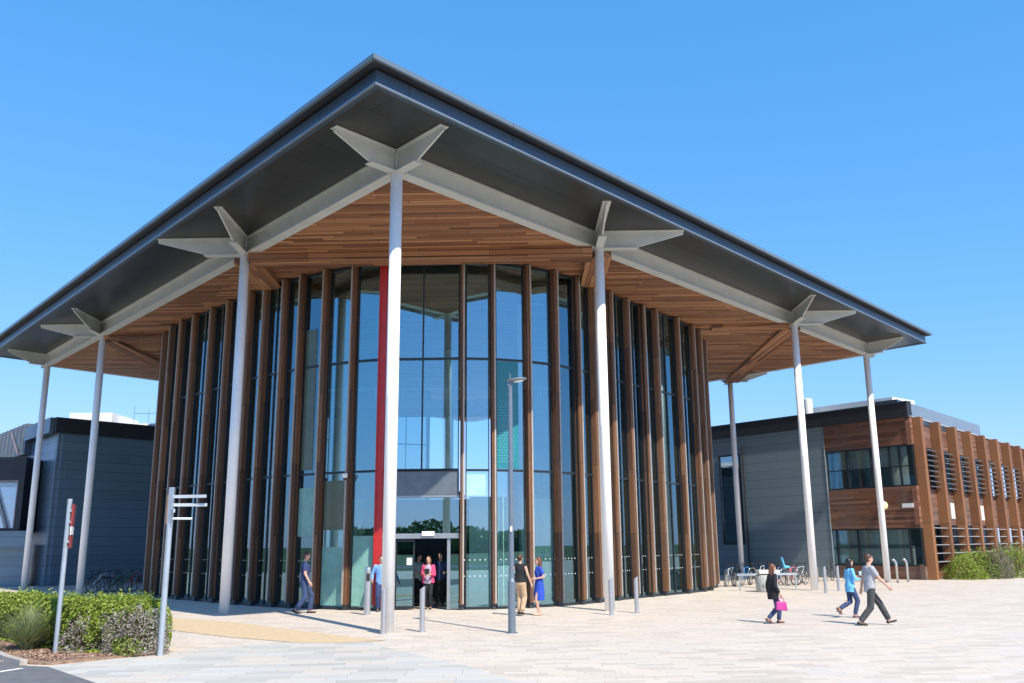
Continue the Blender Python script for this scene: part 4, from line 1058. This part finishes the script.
        if st_ == 'bun': b.ell(hc_-hx*.12+Z*.03, (.042, .045, .045), 10, 8, rot=ht)
        remesh(b, .013, 2).build('hair', hm, t, smooth=True, fix=False)
    # lower clothes
    if bottom:
        kind, bm__ = bottom
        if kind == 'skirt':
            b = MB(); loft(b, [(P0+Z*-.47, .165, .178, X, Y), (P0+Z*-.25, .165, .188, X, Y), (P0+Z*-.06, .15, .192, X, Y), (P0+Z*.08, .125, .165, X, Y), (P0+Z*.2, .10, .14, X, Y)])
            remesh(b, .014, 2).build('skirt', bm__, t, smooth=True, fix=False)
        else:
            b = MB(); loft(b, rings(-.09, .12, .012))
            for hp_, kn, ak in lg:
                wide = .020 if kind == 'slim' else .028
                rc(b, hp_, kn, .082+wide*.6, .055+wide, 3); rc(b, kn, ak.lerp(kn, .04 if kind != 'crop' else .2), .055+wide, .040+wide*1.1, 1)
                if not kind == 'slim': pass
            remesh(b, .014, 2).build('trousers', bm__, t, smooth=True, fix=False)
    if top:
        slv, hem, tm = top
        b = MB(); rr = rings(-.09, .54, .022)
        if hem > -.05: rr = rings(0, .54, .02)
        elif hem < -.15: rr = [(P0+sp_*hem, .125, .185, fx, Y)]+rr
        loft(b, rr)
        for S0, E0, W0 in ar:
            if slv == 'none': b.ell(S0-Y*.0, (.058, .058, .058), 10, 8)
            if slv == 'short': rc(b, S0, S0.lerp(E0, .72), .068*a_, .060*a_, 1)
            if slv == 'long': rc(b, S0, E0, .068*a_, .054*a_); rc(b, E0, E0.lerp(W0, .93), .054*a_, .042*a_, 1)
        remesh(b, .014, 2).build('top' if fem else 'shirt', tm, t, smooth=True, fix=False)
    if jacket:
        jm, jh, slv, jo = jacket
        b = MB()
        for s in (1, -1):
            pts = []
            for h, rx, ry in ((jh, .14, .195), (0, .135, .195), (.12, .12, .172), (.22, .118, .165), (.32, .13, .175), (.42, .13, .19), (.49, .105, .175), (.53, .075, .11)):
                pts.append((h, rx, ry))
            vs = []; n = 12
            for h, rx, ry in pts:
                for i in range(n):
                    a = math.radians(jo)+math.radians(188-jo)*i/(n-1)
                    for dr in (0, .022): vs.append(P0+sp_*h+fx*(rx+dr)*math.cos(a)+Y*s*(ry+dr)*math.sin(a))
            fs = []
            W2 = 2*n
            for q in range(len(pts)-1):
                for i in range(n-1):
                    i0 = q*W2+i*2; i1 = q*W2+(i+1)*2; j0 = i0+W2; j1 = i1+W2
                    fs += [(i0+1, i1+1, j1+1, j0+1), (i0, j0, j1, i1)]
                fs += [(q*W2, q*W2+1, (q+1)*W2+1, (q+1)*W2), (q*W2+W2-2, (q+1)*W2+W2-2, (q+1)*W2+W2-1, q*W2+W2-1)]
            for q in (0, len(pts)-1):
                for i in range(n-1): o = q*W2+i*2; fs.append((o, o+2, o+3, o+1) if q == 0 else (o, o+1, o+3, o+2))
            b.add(vs, fs)
        for S0, E0, W0 in ar:
            f = .95 if slv == 'long' else .6
            rc(b, S0, E0, .074*a_, .062*a_); rc(b, E0, E0.lerp(W0, f), .062*a_, .050*a_, 1)
        remesh(b, .012, 1).build('jacket', jm, t, smooth=True, fix=False)
    if shoe:
        for i, (hp_, kn, ak) in enumerate(lg):
            fa = foot[i]; fv = Vector((math.cos(fa), 0, math.sin(fa))); fu = Vector((-math.sin(fa), 0, math.cos(fa)))
            b = MB(); c0 = ak-fu*.045
            b.ell(c0-fv*.035, (.052, .042, .040), 12, 8); b.ell(c0+fv*.05-fu*.006, (.10, .044, .034), 12, 8); b.ell(c0+fv*.13-fu*.012, (.060, .046, .026), 12, 8)
            if shoe_h: b.tube([c0-fv*.05, c0-fv*.05-Z*(shoe_h+.03)], [.026, .015], 8)
            remesh(b, .010, 1).build('shoe', shoe, t, smooth=True, fix=False)
    t['_j'] = 0; del t['_j']
    def wp(v): return t.location+Matrix.Rotation(math.radians(90-azd), 3, 'Z') @ (Vector(v)*k)
    return t, [wp(a[2]) for a in ar], wp
m_jean = cloth('jeans', (.035, .06, .14)); m_navy = cloth('navy_cotton', (.03, .05, .14)); m_blk = cloth('black_cloth', (.012, .012, .016)); m_shoeb = plain('black_shoes', (.02, .018, .016), .4)
m_beige = cloth('beige_trousers', (.50, .35, .22)); m_royal = cloth('royal_blue_dress', (.02, .07, .45)); m_pink = cloth('pink_knit', (.75, .07, .19)); m_lil = cloth('lilac_top', (.42, .33, .42))
m_coral = cloth('coral_top', (.75, .14, .14)); m_sky = cloth('sky_blue_top', (.15, .48, .85)); m_gt = cloth('grey_tee', (.36, .37, .40)); m_dg = cloth('dark_grey_trousers', (.055, .055, .06)); m_pale = cloth('pale_green_shirt', (.35, .47, .46)); m_bshirt = cloth('blue_shirt', (.18, .36, .68))
m_mag = plain('magenta_bag', (.45, .04, .24), .5); m_tan = plain('tan_shoe', (.13, .07, .05), .5); m_nude = plain('nude_shoe', (.55, .36, .28), .5)

person(at(303.5, 613.5), 80, 1.86, 'man in navy t-shirt and jeans walking past the left fins', 'm', legs=((.17, .09, .085), (-.22, -.09, .12)), hip=.90, wr=((-.02, .14, -.53), (.14, -.08, -.50)), hair=('short', m_hbr), top=('short', -.09, m_navy), bottom=('reg', m_jean), shoe=m_shoeb, foot=(0, -.35))
person(tuple(G(380.5, 611.5)+Vector((0, 0, 0))), 170, 1.70, 'person in blue shirt half hidden behind the nearest white column', 'm', hair=('short', m_hbr), top=('long', -.09, m_bshirt), bottom=('reg', m_navy), shoe=m_shoeb, wr=((.05, .2, -.5), (.15, -.1, -.42)))
_, wl, wp_ = person(at(428, 609.3), 185, 1.66, 'woman in pink cardigan and dark trousers standing in the entrance doorway', 'f', legs=((.02, .09, .085), (-.02, -.09, .085)), wr=((.26, -.03, -.26), (.27, .04, -.24)), hair=('bob', m_hrd), top=('none', -.09, m_lil), bottom=('slim', m_blk), shoe=m_shoeb, jacket=(m_pink, -.06, 'long', 38))
q = wp_((.29, 0, 1.20)); tl = thing('tablet', 'dark tablet held by the woman in the pink cardigan', 'tablet', tuple(q), math.radians(-95)); b = MB(); b.ext([(-.02, -.08, -.05), (.0, -.08, -.05), (.05, -.08, .13), (.03, -.08, .13)], (0, .16, 0)); b.build('case', m_black, tl, bevel=.004)
person(tuple(D(440.5, 560, 31.2).xy)+(0,), 190, 1.76, 'man in dark navy shirt standing inside the doorway behind the woman in pink', 'm', wr=((.26, .05, -.30), (.28, -.02, -.28)), hair=('short', m_hbr), top=('short', -.09, m_navy), bottom=('reg', m_blk), shoe=m_shoeb)
person(tuple(D(418.5, 560, 31.6).xy)+(0,), 120, 1.72, 'person in pale green shirt standing in the shade left of the woman in pink', 'm', wr=((.10, .18, -.46), (.26, -.06, -.30)), hair=('short', m_hbk), top=('short', -.09, m_pale), bottom=('reg', m_blk), shoe=m_shoeb)
person(at(520.5, 616), 25, 1.70, 'woman in black sleeveless top and beige trousers with her back turned', 'f', legs=((.05, .07, .085), (-.03, -.07, .085)), wr=((.14, .02, -.36), (.03, -.17, -.50)), hair=('bun', m_hbr), top=('none', -.0, m_blk), bottom=('reg', m_beige), shoe=m_shoeb, shoe_h=.05, foot=(-.2, -.2), hip=.96)
person(at(539.5, 615.3), 255, 1.64, 'woman in bright blue dress talking beside a fin', 'f', legs=((.04, .08, .085), (-.05, -.08, .085)), wr=((.15, .0, -.30), (.14, .02, -.34)), hair=('long', m_hrd), top=('short', -.0, m_royal), bottom=('skirt', m_royal), shoe=m_nude, hip=.92)
_, wl, wp_ = person(at(775.5, 623.5), 78, 1.50, 'woman in black jacket and coral top walking with a magenta bag', 'f', legs=((.15, .06, .085), (-.25, -.06, .15)), hip=.885, wr=((.0, .18, -.5), (.06, -.09, -.5)), hair=('long', m_hrd), top=('none', -.12, m_coral), bottom=('slim', m_jean), shoe=m_tan, foot=(0, -.55), jacket=(m_blk, -.20, 'long', 66))
q = wl[1]
bg_ = thing('handbag', 'magenta handbag hanging from the hand of the woman in the black jacket', 'bag', (q.x+.02, q.y-.03, q.z-.20), math.radians(8))
b = MB(); b.ext([(-.14, -.045, .0), (-.15, -.045, -.20), (.15, -.045, -.22), (.12, -.045, .0)], (0, .09, 0)); b.build('body', m_mag, bg_, bevel=.02)
b = MB(); b.tube([(-.08, 0, -.01), (-.06, 0, .07), (0, 0, .11), (.06, 0, .07), (.08, 0, -.01)], .008, 6); b.build('handle', m_mag, bg_)
_, wl, wp_ = person(at(852.5, 617.6), 82, 1.58, 'woman with long black hair in light blue top and jeans walking beside the man', 'f', legs=((-.36, .05, .26), (.06, -.06, .085)), hip=.90, wr=((.24, .06, -.22), (.27, -.02, -.26)), hair=('long', m_hbk), top=('long', -.16, m_sky), bottom=('slim', m_jean), shoe=m_tan, foot=(-1.0, 0), lean=.06)
q = wp_((.34, -.05, 1.22)); cu = thing('paper_cup', 'white paper cup held by the woman with long black hair', 'cup', tuple(q)); b = MB(); b.lathe((0, 0, 0), [(.03, 0), (.042, .11)], 16); b.build('cup', m_white2, cu); b = MB(); b.lathe((0, 0, .11), [(.045, 0), (.045, .012), (.035, .018)], 16); b.build('lid', m_black, cu)
person(at(873, 625.3), 88, 1.77, 'man in grey t-shirt and dark trousers taking a long stride', 'm', legs=((.44, .08, .12), (-.33, -.08, .10)), hip=.86, wr=((-.06, .2, -.5), (.33, -.04, -.42)), hair=('short', m_hbr), top=('short', -.10, m_gt), bottom=('reg', m_dg), shoe=m_shoeb, foot=(.25, -.15), lean=.03)

a = curve(tpx(342.5)); n = normal(tpx(342.5)); zc = D(342.5, 478, a.y).z
cm = thing('security_camera', 'small white dome camera fixed to a timber fin left of the red fin', 'camera', (a.x+n.x*.12, a.y+n.y*.12, zc))
b = MB(); b.box((0, 0, .10), (.16, .16, .05)); b.lathe((0, 0, -.02), [(.05, 0), (.085, .04), (.09, .09)], 16); b.build('housing', m_white2, cm)
b = MB(); b.ell((0, 0, -.02), (.06, .06, .06), 14, 8); b.build('dome', m_black, cm)
